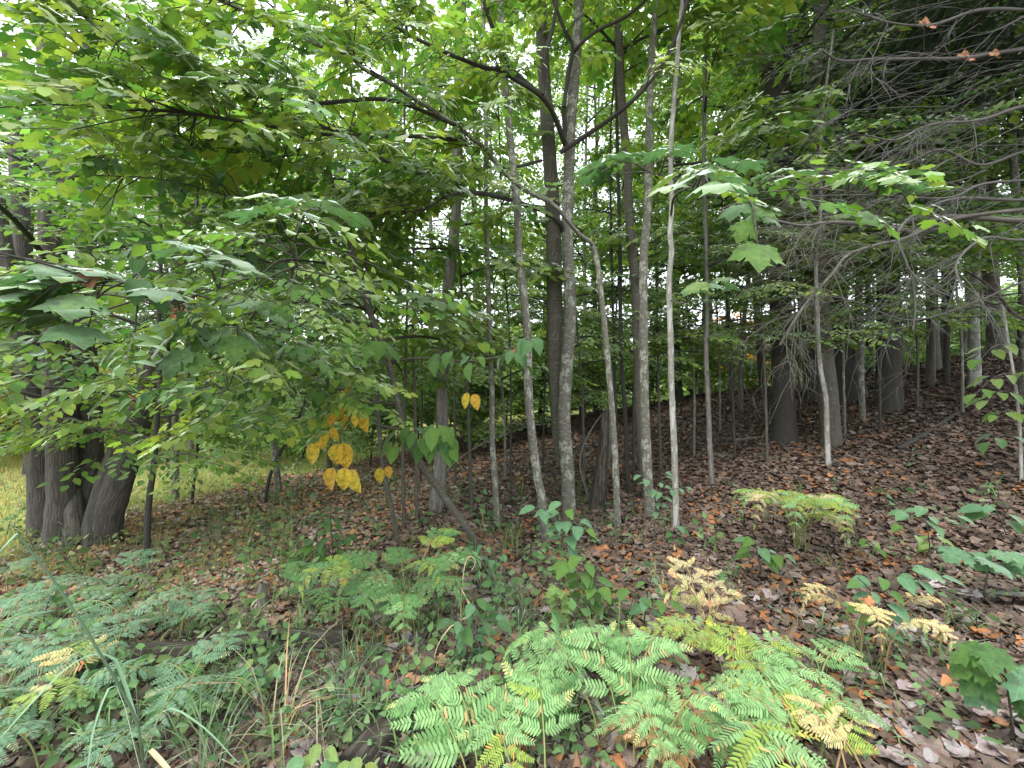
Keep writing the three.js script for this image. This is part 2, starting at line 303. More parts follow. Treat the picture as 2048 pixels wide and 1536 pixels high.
// a stem traced upwards from its foot; beyond the traced part it goes on to its full height
function stem(name, label, category, pts, w0, w1, mat, { group, top = 9, away = 0, seg = 12, flare = 0.5, seed = 1, rough = 0.07, lobes = 0, parent, depth, partName = 'trunk', sink = true } = {}) {
  const foot = pts[0], d = depth ?? land(...foot), b = parent ? parent.position.clone() : onGround(...foot), n = pts.length, path = [];
  if (depth) b.copy(P(foot[0], foot[1], depth));
  pts.forEach(([x, y], i) => path.push(P(x, y, d + away * (i / Math.max(1, n - 1)))));
  if (!depth && !parent) path[0].copy(b);
  if (sink) path.unshift(path[0].clone().add(V(0, -0.15, 0)));
  const px = d * TX / 1024 / 2, radii = path.map((_, i) => lerp(w0, w1, i / (path.length - 1)) * px), last = path[path.length - 1];
  if (top && last.y < b.y + top) {
    const dir = last.clone().sub(path[path.length - 2]).normalize(), r = rng(seed * 91); let p = last.clone();
    dir.x *= 0.6; dir.z *= 0.6; const more = Math.ceil((b.y + top - last.y) / 1.2), r0 = radii[radii.length - 1];
    for (let i = 1; i <= more; i++) { p = p.clone().add(V(dir.x * 1.2 + (r() - 0.5) * 0.16, 1.2, dir.z * 1.2 + (r() - 0.5) * 0.16)); path.push(p); radii.push(lerp(r0, 0.012, i / more)); }
  }
  const t = parent ?? thing(name, label, category, group, depth ? path[0] : b);
  part(partName, shifted(tube(path, radii, { seg, step: 0.12, rough, seed, flare, lobes }), t), mat, t);
  return { t, path, radii, d };
}
// a branch traced through points [px, py, depth]
function branch(tree, pts, w0, w1, mat, { name = 'branch', seg = 7, seed = 1, rough = 0.12, label } = {}) {
  const path = pts.map((p) => P(...p)), n = path.length, radii = path.map((_, i) => lerp(w0, w1, i / (n - 1)) * pts[i][2] * TX / 2048);
  part(name, shifted(tube(path, radii, { seg, step: 0.07, rough, seed }), tree), mat, tree, null, label);
  return path;
}
// sprays along a traced branch
function dress(tree, path, o) {
  const r = rng(o.seed), kinds = SPRAYS[o.kind], mats = kinds.map(() => []), cols = kinds.map(() => []), curve = new THREE.CatmullRomCurve3(path), tw = new MB();
  for (let k = 0; k < o.n; k++) {
    const t = lerp(o.from ?? 0.1, 1, r()), c = curve.getPoint(t), T = curve.getTangent(t), az = Math.atan2(T.z, T.x) + (r() < 0.5 ? 1 : -1) * (0.4 + r() * 1.1), f = V(Math.cos(az), -0.1 - 0.35 * r(), Math.sin(az));
    const p = c.clone().addScaledVector(f, r() * (o.reach ?? 0.35)).add(V(0, (r() - 0.5) * (o.thick ?? 0.2), 0));
    if (clear(p)) continue;
    tw.add(tube([c, c.clone().lerp(p, 0.5).add(V(0, 0.03, 0)), p], [0.0045, 0.0035, 0.0025], { seg: 4, cap: false, rough: 0.1, seed: k }), I4);
    const v = Math.floor(r() * kinds.length), cc = greenOf(o)(r), w = 0.85 + 0.3 * r();
    mats[v].push(basis(p.sub(tree.position), f, V((r() - 0.5) * 1.05, 1, (r() - 0.5) * 1.05), (o.scale ?? 1) * (0.75 + r() * 0.5))); cols[v].push(cc.map((x) => x * w));
  }
  if (tw.i.length) part('twigs', shifted(tw.geo(false), tree), M.dark, tree, 'stuff');
  kinds.forEach((g, v) => copies('crown', g, crownMat, mats[v], cols[v], tree));
}
// single large leaves, each a part of its own, on a twig from a to b
function leafTwig(tree, a, b, o) {
  const r = rng(o.seed), sag = o.sag ?? 0.06, mid = a.clone().lerp(b, 0.5).add(V(0, sag, 0)), curve = new THREE.CatmullRomCurve3([a, mid, b]);
  part('twig', shifted(tube([a, mid, b], [o.r0 ?? 0.006, 0.004, 0.002], { seg: 5, cap: false, rough: 0.05 }), tree), o.bark ?? M.brown, tree);
  const geos = o.shape === 'maple' ? MAPLES : OVALS, set = o.mats ?? (o.shape === 'maple' ? mapleMats : ovalMats);
  for (let i = 0; i < o.n; i++) {
    const t = lerp(o.from ?? 0.3, 1, (i + 0.5 * r()) / Math.max(1, o.n - 0.5)), c = curve.getPoint(Math.min(1, t)), T = curve.getTangent(Math.min(1, t)), sd = i % 2 ? 1 : -1, az = Math.atan2(T.z, T.x) + (i === o.n - 1 ? 0 : sd * (0.6 + 0.7 * r()));
    const dn = o.hang ?? 0.25, f = V(Math.cos(az), -dn - dn * r(), Math.sin(az)), pl = o.petiole ?? 0.05, e = c.clone().addScaledVector(f, pl).add(V(0, pl * 0.35, 0)), sz = o.size * (0.75 + 0.5 * r());
    const m = part('leaf', geos[Math.floor(r() * geos.length)], set[Math.floor(r() * set.length)], tree, null, o.leafLabel);
    const up = V((r() - 0.5) * (o.tilt ?? 0.6) + (o.lean?.[0] ?? 0), 1, (r() - 0.5) * (o.tilt ?? 0.6) + (o.lean?.[1] ?? 0)), mm = basis(e.clone().sub(tree.position), f, up, sz); m.applyMatrix4(mm);
    if (pl > 0.03) part('petiole', shifted(rodGeo(c, e, 0.0016, 0.0012), tree), M.brown, tree);
  }
}

// ---------------------------------------------------------------- forest floor, litter, meadow
const R0 = rng(2024);
{
  const pos = [], uv = [], idx = [], col = [], xs = [], zs = [];
  const axis = (lo, hi, near, c) => { const a = []; let x = lo; while (x < hi) { a.push(x); x += near * (1 + Math.pow(Math.abs(x - c) / 5, 1.35)); } a.push(hi); return a; };
  xs.push(...axis(-160, 160, 0.09, 0)); zs.push(...axis(-160, 40, 0.09, -3));
  for (const z of zs) for (const x of xs) { pos.push(x, ground(x, z), z); uv.push(x / 2, z / 2); }
  const n = xs.length; for (let j = 0; j < zs.length - 1; j++) for (let i = 0; i < n - 1; i++) { const a = j * n + i; idx.push(a, a + n, a + 1, a + 1, a + n, a + n + 1); }
  const g = raw(pos, uv, idx);
  const soil = tex(512, 512, (u, v) => {
    const a = fbm(u * 40, v * 40, 3, 4, 40, 40), b = fbm(u * 9, v * 9, 12, 4, 9, 9), c = smooth(0.5, 0.62, fbm(u * 60, v * 60, 22, 2, 60, 60)), k = 0.5 + 0.9 * a;
    return [S((0.085 + 0.07 * b + 0.06 * c) * k), S((0.066 + 0.04 * b + 0.045 * c) * k), S((0.055 + 0.02 * b + 0.04 * c) * k)];
  }, null, true);
  const sb = tex(512, 512, (u, v) => [0.6 * fbm(u * 40, v * 40, 3, 4, 40, 40) + 0.4 * smooth(0.45, 0.65, fbm(u * 60, v * 60, 22, 2, 60, 60))]);
  // the open field beyond the wood and the grassy left side are another colour of ground
  for (let j = 0; j < zs.length; j++) for (let i = 0; i < n; i++) {
    const x = xs[i], z = zs[j], m = meadow(x, z); col.push(lerp(1, 1.6, m), lerp(1, 2.9, m), lerp(1, 0.9, m));
  }
  g.setAttribute('color', new THREE.Float32BufferAttribute(col, 3));
  var floor = part('forest_floor', g, new THREE.MeshStandardMaterial({ map: soil, bumpMap: sb, bumpScale: 0.02, roughness: 1, vertexColors: true }), scene, 'structure');
  floor.userData.label = 'forest floor of brown fallen leaves rising to a bank on the right';
}
function meadow(x, z) {                                           // 1 where grass grows instead of leaf litter
  const w = (fbm(x * 0.5, z * 0.5, 61, 3) - 0.5) * 3.0;
  const left = smooth(7.6, 9.2, -z + w - (x + 6) * 0.75 * (x > -6 ? 1 : 0.2)), side = smooth(-4.6, -6.2, x + w * 0.5) * smooth(2.5, 4.5, -z), far = smooth(13, 16, -z + w * 0.6);
  return clamp(Math.max(left * (x < 2 ? 1 : 0), side, far));
}
// curled fallen leaves
function curled(g, amt, seed) {
  const c = g.clone(), p = c.attributes.position, r = rng(seed), ax = r() * 6.28, ca = Math.cos(ax), sa = Math.sin(ax), k = amt * (0.6 + 0.8 * r()), k2 = (r() - 0.5) * amt;
  for (let i = 0; i < p.count; i++) { const x = p.getX(i), z = p.getZ(i) - 0.5, a = x * ca + z * sa, b = -x * sa + z * ca; p.setXYZ(i, x * (1 - 0.12 * amt), k * a * a + k2 * a * b - 0.02 + 0.05 * Math.sin(9 * b + seed), z * (1 - 0.12 * amt)); }
  c.computeVertexNormals(); return c;
}
const DRY = [mapleLeaf(201, false, 0), mapleLeaf(203, false, 0), ovalLeaf(205, 5, 0.3, 0.05, 0), ovalLeaf(207, 5, 0.38, 0.05, 0), ovalLeaf(209, 4, 0.24, 0.05, 0)].map((g, i) => curled(g, 0.9 + 0.25 * (i % 3), i + 1));
const DRY_FINE = [mapleLeaf(301, true, 0), mapleLeaf(302, true, 0), ovalLeaf(303, 8, 0.33, 0.06, 0), ovalLeaf(304, 8, 0.28, 0.06, 0), ovalLeaf(305, 7, 0.4, 0.03, 0)].map((g, i) => curled(g, 0.55 + 0.3 * (i % 3), i + 31));
const dryMat = new THREE.MeshStandardMaterial({ map: leafTex.oval, roughness: 0.8, side: THREE.DoubleSide });
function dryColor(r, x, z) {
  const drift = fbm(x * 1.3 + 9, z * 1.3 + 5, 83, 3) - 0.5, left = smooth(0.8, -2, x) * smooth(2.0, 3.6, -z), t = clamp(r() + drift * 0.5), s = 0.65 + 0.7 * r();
  const c = t < 0.42 - 0.24 * left ? [0.25, 0.188, 0.14] : t < 0.8 - 0.4 * left ? [0.15, 0.106, 0.074] : t < 0.85 - 0.3 * left ? [0.4, 0.335, 0.29] : t < 0.95 - 0.2 * left ? [0.28, 0.18, 0.12] : t < 0.965 ? [0.4, 0.23, 0.12] : [0.5, 0.22, 0.08], w = 0.85 + 0.5 * left;  // more orange at left; w paints its light and the slope's shade in
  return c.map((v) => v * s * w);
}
{
  const r = rng(77), mats = DRY.map(() => []), cols = DRY.map(() => []);
  for (let i = 0; i < 170000; i++) {
    const d = 1.0 + 12 * Math.pow(r(), 1.25), a = (r() - 0.5) * 2.3, x = Math.sin(a) * d * 1.1, z = -Math.cos(a) * d + 0.6;
    if (meadow(x, z) > 0.25 + 0.6 * r()) continue;
    const y = ground(x, z), v = Math.floor(r() * DRY.length), e = 0.15, up = V(ground(x - e, z) - ground(x + e, z), 2 * e, ground(x, z - e) - ground(x, z + e)).normalize().add(V((r() - 0.5) * 0.8, 0, (r() - 0.5) * 0.8)), az = r() * 6.283;
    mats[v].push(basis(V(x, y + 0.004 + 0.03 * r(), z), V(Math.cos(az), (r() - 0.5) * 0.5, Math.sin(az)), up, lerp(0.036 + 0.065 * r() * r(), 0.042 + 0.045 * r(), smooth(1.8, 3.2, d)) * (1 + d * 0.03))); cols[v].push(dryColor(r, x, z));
  }
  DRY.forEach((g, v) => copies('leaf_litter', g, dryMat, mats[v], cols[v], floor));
  // the nearest fallen leaves, each by itself
  const tones = [[0.32, 0.26, 0.24], [0.21, 0.155, 0.125], [0.42, 0.36, 0.33], [0.28, 0.185, 0.13], [0.44, 0.25, 0.13], [0.52, 0.23, 0.09], [0.36, 0.3, 0.28], [0.25, 0.2, 0.19]].map((c) => new THREE.MeshStandardMaterial({ color: new THREE.Color().setRGB(...c.map((v) => v * 1.3)), map: leafTex.oval, roughness: 0.75, side: THREE.DoubleSide }));
  tones[7].color.setRGB(0.42, 0.385, 0.36); tones[6].color.setRGB(0.4, 0.345, 0.3);
  const tonesM = tones.map((m) => { const c = m.clone(); c.map = leafTex.maple; return c; });
  for (let i = 0; i < 290; i++) {
    let px, py; do { px = r() * 2048; py = 1180 + 356 * Math.pow(r(), 0.8); } while (px < 560 && r() < 0.6);
    const p = onGround(px, py), k = Math.floor(r() * 5), az = r() * 6.283, big = r() < 0.12 ? 1.5 : 1, warm = r() < 0.3;
    const m = part('fallen_leaf', DRY_FINE[k], (k < 2 ? tonesM : tones)[warm ? 3 + Math.floor(r() * 3) : [0, 1, 2, 6, 7][Math.floor(r() * 5)]], floor);
    m.applyMatrix4(basis(p.add(V(0, 0.03 + 0.02 * r(), 0)), V(Math.cos(az), (r() - 0.5) * 0.3, Math.sin(az)), V((r() - 0.5) * 0.6, 1, (r() - 0.5) * 0.6 + 0.1), (0.075 + 0.04 * r()) * big));
  }
  // fine twigs lying in the litter
  const tw = new MB();
  for (let i = 0; i < 420; i++) {
    const d = 1.3 + 7 * Math.pow(r(), 1.3), a = (r() - 0.5) * 2, x = Math.sin(a) * d, z = -Math.cos(a) * d, az = r() * 6.283, L = 0.15 + 0.6 * r() * r();
    if (meadow(x, z) > 0.5) continue;
    const q = (s) => { const X = x + Math.cos(az) * L * s + (s - 0.5) ** 2 * 0.1, Z = z + Math.sin(az) * L * s; return V(X, ground(X, Z) + 0.025 + 0.02 * s, Z); };
    tw.add(tube([q(0), q(0.5), q(1)], [0.004, 0.003, 0.002], { seg: 4, cap: false, rough: 0.1, seed: i }), I4);
  }
  part('fallen_twigs', tw.geo(false), M.dead, floor, 'stuff');
}
// grass blades
function blade(pts, w, n = 5) {                                    // a strip along points, w wide at its foot, folded
  const c = new THREE.CatmullRomCurve3(pts), pos = [], uv = [], idx = [];
  for (let i = 0; i <= n; i++) {
    const t = i / n, p = c.getPoint(t), T = c.getTangent(t), s = V().crossVectors(T, V(0, 1, 0)); if (s.length() < 1e-3) s.set(1, 0, 0); s.normalize();
    const q = w * (t < 0.15 ? 0.7 + 2 * t : 1) * Math.pow(1 - t, 0.6) * 0.5 + 0.0004, u = V().crossVectors(s, T).normalize().multiplyScalar(-q * 0.4), a = p.clone().addScaledVector(s, -q).sub(u), b = p.clone().addScaledVector(s, q).sub(u);
    pos.push(a.x, a.y, a.z, p.x, p.y, p.z, b.x, b.y, b.z); uv.push(0, t, 0.5, t, 1, t);
    if (i) { const k = (i - 1) * 3, m = i * 3; idx.push(k, k + 1, m, k + 1, m + 1, m, k + 1, k + 2, m + 1, k + 2, m + 2, m + 1); }
  }
  return raw(pos, uv, idx);
}
function tuftGeo(seed, n, h, w, lean = 0.5) {
  const r = rng(seed), b = new MB();
  for (let i = 0; i < n; i++) {
    const az = r() * 6.283, l = lean * (0.3 + r()), hh = h * (0.5 + 0.6 * r()), o = V((r() - 0.5) * 0.1, 0, (r() - 0.5) * 0.1), d = V(Math.cos(az), 0, Math.sin(az)), k = 0.75 + 0.5 * r(), y = r() < 0.2;
    b.add(blade([o, o.clone().addScaledVector(d, l * hh * 0.35).add(V(0, hh * 0.6, 0)), o.clone().addScaledVector(d, l * hh).add(V(0, hh * (1 - l * 0.35), 0))], w * (0.6 + 0.7 * r()), 4), I4, y ? [k * 1.7, k * 1.1, k] : [k, k, k]);
  }
  return b.geo();
}
const grassMat = leafMat([1, 1, 1], null, { vertexColors: true, transmission: 0.4, clearcoat: 0.2 });
{
  const T = [1, 2, 3].map((s) => tuftGeo(s, 14, 0.17, 0.007, 0.8)), r = rng(91), mats = T.map(() => []), cols = T.map(() => []);
  for (let i = 0; i < 60000; i++) {
    const x = -32 + 60 * r(), z = -3.5 - 28 * Math.pow(r(), 1.4), d = Math.hypot(x, z); if (meadow(x, z) < 0.35 + 0.5 * r()) continue;
    const v = i % 3, t = r(); mats[v].push(basis(V(x, ground(x, z) - 0.02, z), V(r() - 0.5, 0, r() - 0.5), V((r() - 0.5) * 0.3, 1, (r() - 0.5) * 0.3), (0.5 + 0.8 * r()) * (1 + d * 0.02)));
    cols[v].push([lerp(0.3, 0.5, t), lerp(0.4, 0.52, t), lerp(0.13, 0.2, t)]);
  }
  T.forEach((g, v) => { const m = copies('meadow_grass', g, grassMat, mats[v], cols[v], scene); m.userData.label = 'bright yellow green meadow grass beyond the trees at the left and far edge'; });
  // thin low herbs and grass between litter at the left and in the foreground
  const H = [...[4, 5].map((s) => tuftGeo(s, 7, 0.16, 0.006, 0.9)), spray(402, OVALS_LOW, 6, 0.14, 0.035), spray(403, OVALS_LOW, 7, 0.16, 0.05)], hm = H.map(() => []), hc = H.map(() => []);
  for (let i = 0; i < 9000; i++) {
    const px = r() * 2048, py = 940 + 596 * r(), w = px < 620 ? (py > 1180 ? 0.18 : 0.5) : px < 1250 ? 0.16 : 0.03; if (r() > w) continue;
    const p = onGround(px, py); if (-p.z > 11) continue; const t = r(), v = Math.floor(r() * 4), lf = smooth(700, 300, px) * smooth(1400, 1000, py);
    hm[v].push(basis(p.add(V(0, v > 1 ? 0.05 : 0, 0)), V(r() - 0.5, v > 1 ? 0.4 : 0, r() - 0.5), V((r() - 0.5) * 0.4, 1, (r() - 0.5) * 0.4), (0.6 + 0.7 * r()) * (1 + 0.08 * -p.z)));
    hc[v].push([lerp(0.12, 0.2 + 0.2 * lf, t), lerp(0.24, 0.34, t), lerp(0.07, 0.11, t)]);
  }
  H.forEach((g, v) => { const m = copies('low_herbs', g, grassMat, hm[v], hc[v], scene); if (m) m.userData.label = 'thin grass and small herbs growing through the leaf litter'; });
}

// ---------------------------------------------------------------- the traced trees
const T = {};
{
  // twin-stem maple in the middle
  const A = stem('twin_maple_tree', 'grey twin-stemmed maple in the middle, its two trunks joined near the ground', 'tree', [[1138, 1035], [1135, 944], [1128, 842], [1133, 739], [1140, 637], [1140, 585], [1135, 500], [1138, 342], [1141, 256], [1150, 137], [1155, 68], [1158, 0]], 29, 19, M.maple, { top: 11, seed: 2, flare: 0.35, seg: 14 });
  T.A = A; const t = A.t;
  const d = A.d;
  const left = [[1128, 930], [1119, 850], [1112, 739], [1109, 602], [1108, 500], [1104, 393], [1095, 256], [1087, 137], [1080, 0]].map(([x, y], i) => P(x, y, d + 0.12 + 0.05 * i)); left.push(left[8].clone().add(V(-0.1, 2.2, -0.2)), left[8].clone().add(V(-0.3, 4.5, -0.2)));
  part('trunk', shifted(tube(left, [0.09, 0.1, 0.1, 0.098, 0.094, 0.09, 0.086, 0.08, 0.072, 0.05, 0.015], { seg: 14, step: 0.12, seed: 5 }), t), M.brown, t);
  const br = (pts, a, b, s) => branch(t, pts, a, b, M.dark, { seed: s });
  const B = [
    br([[1135, 300, d], [1121, 263, d - 0.2], [1104, 222, d - 0.4], [1080, 190, d - 0.6], [1022, 154, d - 0.9], [1001, 140, d - 1.0], [970, 135, d - 1.1], [919, 116, d - 1.3], [864, 92, d - 1.5], [810, 65, d - 1.7], [748, 21, d - 1.9], [700, -10, d - 2.1], [560, -80, d - 2.4]], 11, 6, 3),
    br([[1080, 190, d - 0.6], [1022, 137, d - 0.8], [1001, 96, d - 0.8], [981, 44, d - 0.9], [967, 0, d - 1], [950, -70, d - 1]], 11, 6, 4),
    br([[1084, 190, d - 0.6], [1087, 164, d - 0.6], [1090, 109, d - 0.7], [1104, 62, d - 0.7], [1114, 0, d - 0.8], [1118, -80, d - 0.8]], 10, 6, 5),
    br([[1131, 284, d], [1128, 222, d - 0.1], [1135, 154, d - 0.1], [1145, 92, d - 0.2], [1128, 58, d - 0.3], [1107, 0, d - 0.4], [1095, -60, d - 0.4]], 10, 6, 6),
    br([[1142, 112, d - 0.1], [1158, 92, d - 0.2], [1193, 62, d - 0.3], [1244, 38, d - 0.4], [1285, 7, d - 0.6], [1330, -40, d - 0.7]], 8, 5, 7),
    br([[1120, 305, d - 0.1], [1158, 280, d - 0.2], [1213, 243, d - 0.4], [1261, 205, d - 0.6], [1312, 147, d - 0.7], [1346, 85, d - 0.8], [1372, 10, d - 0.9], [1390, -80, d - 1]], 10, 6, 8),
    br([[1125, 462, d], [1121, 448, d - 0.1], [1090, 424, d - 0.3], [1042, 407, d - 0.5], [988, 391, d - 0.8], [953, 386, d - 1], [919, 380, d - 1.1], [868, 359, d - 1.3], [817, 338, d - 1.5], [765, 318, d - 1.6], [714, 284, d - 1.8], [640, 250, d - 2]], 11, 6, 9),
    br([[926, 386, d - 1.05], [885, 396, d - 1.2], [851, 419, d - 1.3], [800, 425, d - 1.4], [728, 424, d - 1.6], [650, 420, d - 1.8]], 6, 4, 10),
    br([[1083, 321, d], [1035, 333, d - 0.2], [988, 335, d - 0.4], [933, 338, d - 0.6], [860, 326, d - 0.8]], 6, 4, 11),
  ];
  B.forEach((p, i) => dress(t, p, { kind: 'maple', pal: i < 6 ? 'bright' : 'mid', n: [60, 16, 6, 6, 8, 10, 44, 30, 12][i], seed: 40 + i, reach: 0.6, from: i < 2 ? 0.3 : 0.25, scale: 0.72 }));
  foliage(t, A.path, { limbs: 5, h0: 5.8, h1: 8, R: 2.2, per: 8, kind: 'maple', pal: 'mid', seed: 501 });

  // leaning maple whose long bough sweeps to the upper left
  const C = stem('bowed_maple_tree', 'slim maple beside the twin-stemmed one with a long bough sweeping to the upper left', 'tree', [[1235, 1058], [1234, 1013], [1230, 910], [1223, 808], [1211, 671], [1200, 568], [1189, 500], [1186, 496]], 15, 10, M.maple, { top: 0, seed: 7, flare: 0.3 });
  T.C = C; const c = C.d;
  const cb = branch(C.t, [[1188, 500, c], [1186, 490, c], [1158, 468, c - 0.1], [1107, 410, c - 0.3], [1049, 379, c - 0.5], [1005, 342, c - 0.6], [970, 297, c - 0.7], [940, 273, c - 0.8], [885, 232, c - 0.95], [844, 208, c - 1.05], [782, 167, c - 1.2], [731, 140, c - 1.3], [700, 116, c - 1.4], [598, 75, c - 1.6], [506, 31, c - 1.8], [420, -10, c - 2]], 9, 8, M.maple, { seed: 8, rough: 0.15 });
  const cb2 = branch(C.t, [[933, 279, c - 0.8], [885, 277, c - 0.9], [817, 272, c - 1.1], [728, 273, c - 1.3], [660, 270, c - 1.5], [547, 253, c - 1.7], [440, 236, c - 1.9], [342, 222, c - 2], [239, 219, c - 2.1]], 8, 6, M.dark, { seed: 9 });
  const cb3 = branch(C.t, [[700, 116, c - 1.4], [698, 60, c - 1.45], [694, 0, c - 1.5], [690, -60, c - 1.5]], 6, 5, M.dark, { seed: 10 });
  const cb4 = branch(C.t, [[912, 250, c - 0.9], [780, 200, c - 1.1], [600, 205, c - 1.5], [434, 160, c - 1.7], [342, 116, c - 1.85], [256, 72, c - 2], [154, 20, c - 2.1], [60, -40, c - 2.2]], 8, 7, M.dark, { seed: 11 });
  [[cb, 75, 'lit'], [cb2, 60, 'mid'], [cb3, 16, 'lit'], [cb4, 70, 'lit']].forEach(([p, n, pal], i) => dress(C.t, p, { kind: 'maple', pal, n, seed: 60 + i, reach: 0.65, from: 0.3, scale: 0.68, thick: 0.4 }));
  // the nearest leaves on it, one by one
  for (const [k, a, b, n, m] of [[1, [598, 75, c - 1.6], [555, 150, c - 2.2], 8, 0], [2, [506, 31, c - 1.8], [440, 120, c - 2.3], 8, 0], [3, [342, 116, c - 1.9], [300, 60, c - 2.5], 8, 1], [4, [256, 72, c - 2], [200, 160, c - 2.4], 8, 1], [5, [700, 60, c - 1.5], [640, 20, c - 2.1], 8, 1], [6, [154, 20, c - 2.1], [80, 60, c - 2.5], 8, 1], [7, [440, 236, c - 1.9], [400, 160, c - 2.4], 8, 1], [8, [810, 65, c - 1.5], [840, 10, c - 1.9], 7, 1], [9, [239, 219, c - 2.1], [60, 210, c - 2.5], 10, 1]])
    leafTwig(C.t, P(...a), P(...b), { seed: 80 + k, n: n + 2, size: 0.092, shape: 'maple', hang: 0.3, tilt: 0.9, mats: m ? [mapleMats[1], mapleMats[4], mapleMats[0], mapleMats[4]] : [mapleMats[1], mapleMats[2], mapleMats[0]] });

  const simple = (key, name, label, pts, w0, w1, mat, o, f) => { const q = stem(name, label, 'tree', pts, w0, w1, mat, o); T[key] = q; if (f) foliage(q.t, q.path, f); return q; };
  const up = (seed, h0, R = 1.8, pal = 'mid', kind = 'maple', limbs = 5, per = 7) => ({ limbs, h0: h0 + 1.3, h1: 8, R, per, kind, pal, seed });
  simple('D', 'slender_maple_tree', 'slender maple left of the twin-stemmed one, its straight thin trunk leaning slightly left', [[1090, 1090], [1083, 996], [1073, 944], [1061, 842], [1056, 756], [1056, 688], [1051, 620], [1042, 551], [1037, 500], [1034, 410], [1025, 325], [1017, 239], [1010, 164], [1003, 60], [1001, 0]], 19, 13, M.maple, { seed: 12, flare: 0.25, top: 10 }, up(510, 4.4));
  simple('E1', 'slender_maple_tree', 'dark grey trunk close behind the mottled pale stem right of centre', [[1308, 1000], [1295, 980], [1281, 842], [1276, 705], [1271, 568], [1264, 500], [1258, 427], [1254, 325], [1244, 205], [1240, 120], [1236, 0]], 22, 15, M.brown, { seed: 13, top: 11 }, up(511, 4.2, 2));
  simple('E2', 'slender_maple_tree', 'pale mottled maple stem right of centre, standing in front of a dark trunk', [[1300, 1036], [1299, 1013], [1295, 944], [1290, 842], [1288, 739], [1287, 637], [1288, 500], [1295, 427], [1297, 342], [1299, 239], [1302, 137], [1309, 34], [1312, 0]], 22, 12, M.maple, { seed: 14, top: 10 }, up(512, 4.4));
  simple('F', 'pale_sapling', 'thin whitish crooked sapling, palest of the stems right of centre', [[1352, 1062], [1350, 944], [1346, 842], [1343, 773], [1341, 671], [1338, 561], [1343, 500], [1340, 470], [1343, 427], [1341, 308], [1345, 239], [1353, 137], [1360, 44], [1364, 0]], 13, 8, M.pale, { seed: 15, top: 8, rough: 0.12 }, up(513, 4.0, 1.4, 'mid', 'maple', 9));
  simple('G1', 'thin_sapling', 'thin dark sapling leaning between the bowed maple and the mottled stem', [[1261, 988], [1256, 960], [1249, 808], [1242, 705], [1240, 500], [1236, 350], [1233, 200], [1232, 0]], 10, 6, M.dark, { seed: 16, top: 9 }, up(514, 4.2, 1.5, 'mid', 'maple', 8));
  simple('G2', 'thin_sapling', 'thinnest straight sapling right beside the bowed maple, bare below', [[1236, 985], [1232, 842], [1228, 700], [1223, 500], [1221, 380], [1222, 250]], 7, 4, M.dark, { seed: 17, top: 7 }, up(515, 4.2, 1.2, 'mid', 'maple', 7));
  const H = simple('H', 'weathered_tree', 'weathered grey trunk with bleached bare wood, standing left of the middle', [[872, 1020], [880, 944], [884, 880], [885, 760], [890, 640], [905, 500], [914, 400], [917, 250], [925, 0]], 30, 17, M.dead, { seed: 18, top: 12, rough: 0.13, flare: 0.3 }, up(516, 5, 2.2, 'mid', 'beech'));
  simple('J', 'thin_sapling', 'thin grey sapling left of the leaning maple, tilted to the left', [[796, 1088], [782, 1013], [765, 927], [755, 808], [748, 700], [735, 560]], 11, 6, M.brown, { seed: 19, top: 5 }, { limbs: 9, h0: 2.0, h1: 5, R: 1.1, per: 10, kind: 'maple', pal: 'deep', seed: 517 });
  simple('K1', 'thin_sapling', 'left one of two thin upright saplings behind the leaning maple', [[808, 1056], [806, 927], [808, 820], [812, 690], [815, 560]], 8, 5, M.brown, { seed: 20, top: 6 }, { limbs: 9, h0: 2.2, h1: 6, R: 1.2, per: 10, kind: 'beech', pal: 'mid', seed: 518 });
  simple('K2', 'thin_sapling', 'right one of two thin upright saplings behind the leaning maple', [[834, 1052], [832, 927], [830, 820], [826, 700], [826, 560]], 8, 5, M.brown, { seed: 21, top: 5 }, { limbs: 8, h0: 2.4, h1: 5, R: 1.1, per: 10, kind: 'beech', pal: 'mid', seed: 519 });
  simple('L', 'thin_sapling', 'thin upright sapling right of the weathered grey trunk', [[943, 1015], [940, 927], [936, 808], [930, 690], [922, 560]], 8, 5, M.brown, { seed: 22, top: 6 }, { limbs: 9, h0: 2.5, h1: 6, R: 1.3, per: 9, kind: 'maple', pal: 'mid', seed: 520 });
  simple('Mm', 'young_tree', 'dark lichened young tree between the weathered trunk and the slender maple', [[995, 1056], [993, 1023], [989, 944], [984, 876], [984, 773], [980, 690], [976, 560], [972, 400], [972, 200]], 14, 8, M.maple, { seed: 23, top: 9 }, up(521, 4, 1.7, 'mid', 'beech'));
  simple('N', 'thin_sapling', 'spindly stem between the dark lichened young tree and the slender maple', [[1024, 1010], [1021, 900], [1022, 808], [1018, 650], [1005, 500]], 5, 3, M.dark, { seed: 24, top: 5, seg: 7 }, { limbs: 7, h0: 2.6, h1: 5, R: 1, per: 8, kind: 'maple', pal: 'mid', seed: 522 });

  // broken snag
  const Ps = stem('broken_snag', 'short rotten broken snag with peeling bark just right of the twin-stemmed maple', 'snag', [[1193, 1022], [1197, 985], [1202, 930], [1207, 880], [1210, 838], [1212, 822]], 34, 13, M.rot, { top: 0, seed: 25, rough: 0.28, flare: 0.5, lobes: 3 });
  branch(Ps.t, [[1205, 850, Ps.d], [1214, 826, Ps.d - 0.02], [1219, 800, Ps.d - 0.03]], 7, 2, M.rot, { name: 'splinter', seed: 26 });
  branch(Ps.t, [[1200, 985, Ps.d], [1226, 960, Ps.d - 0.1], [1240, 1000, Ps.d - 0.15]], 6, 4, M.rot, { name: 'root', seed: 27 });

  // right-hand trunks
  const side = (seed, h0, R, pal = 'deep', kind = 'beech', limbs = 17, per = 10) => ({ limbs, h0, h1: 8.4, R, per, kind, pal, seed });
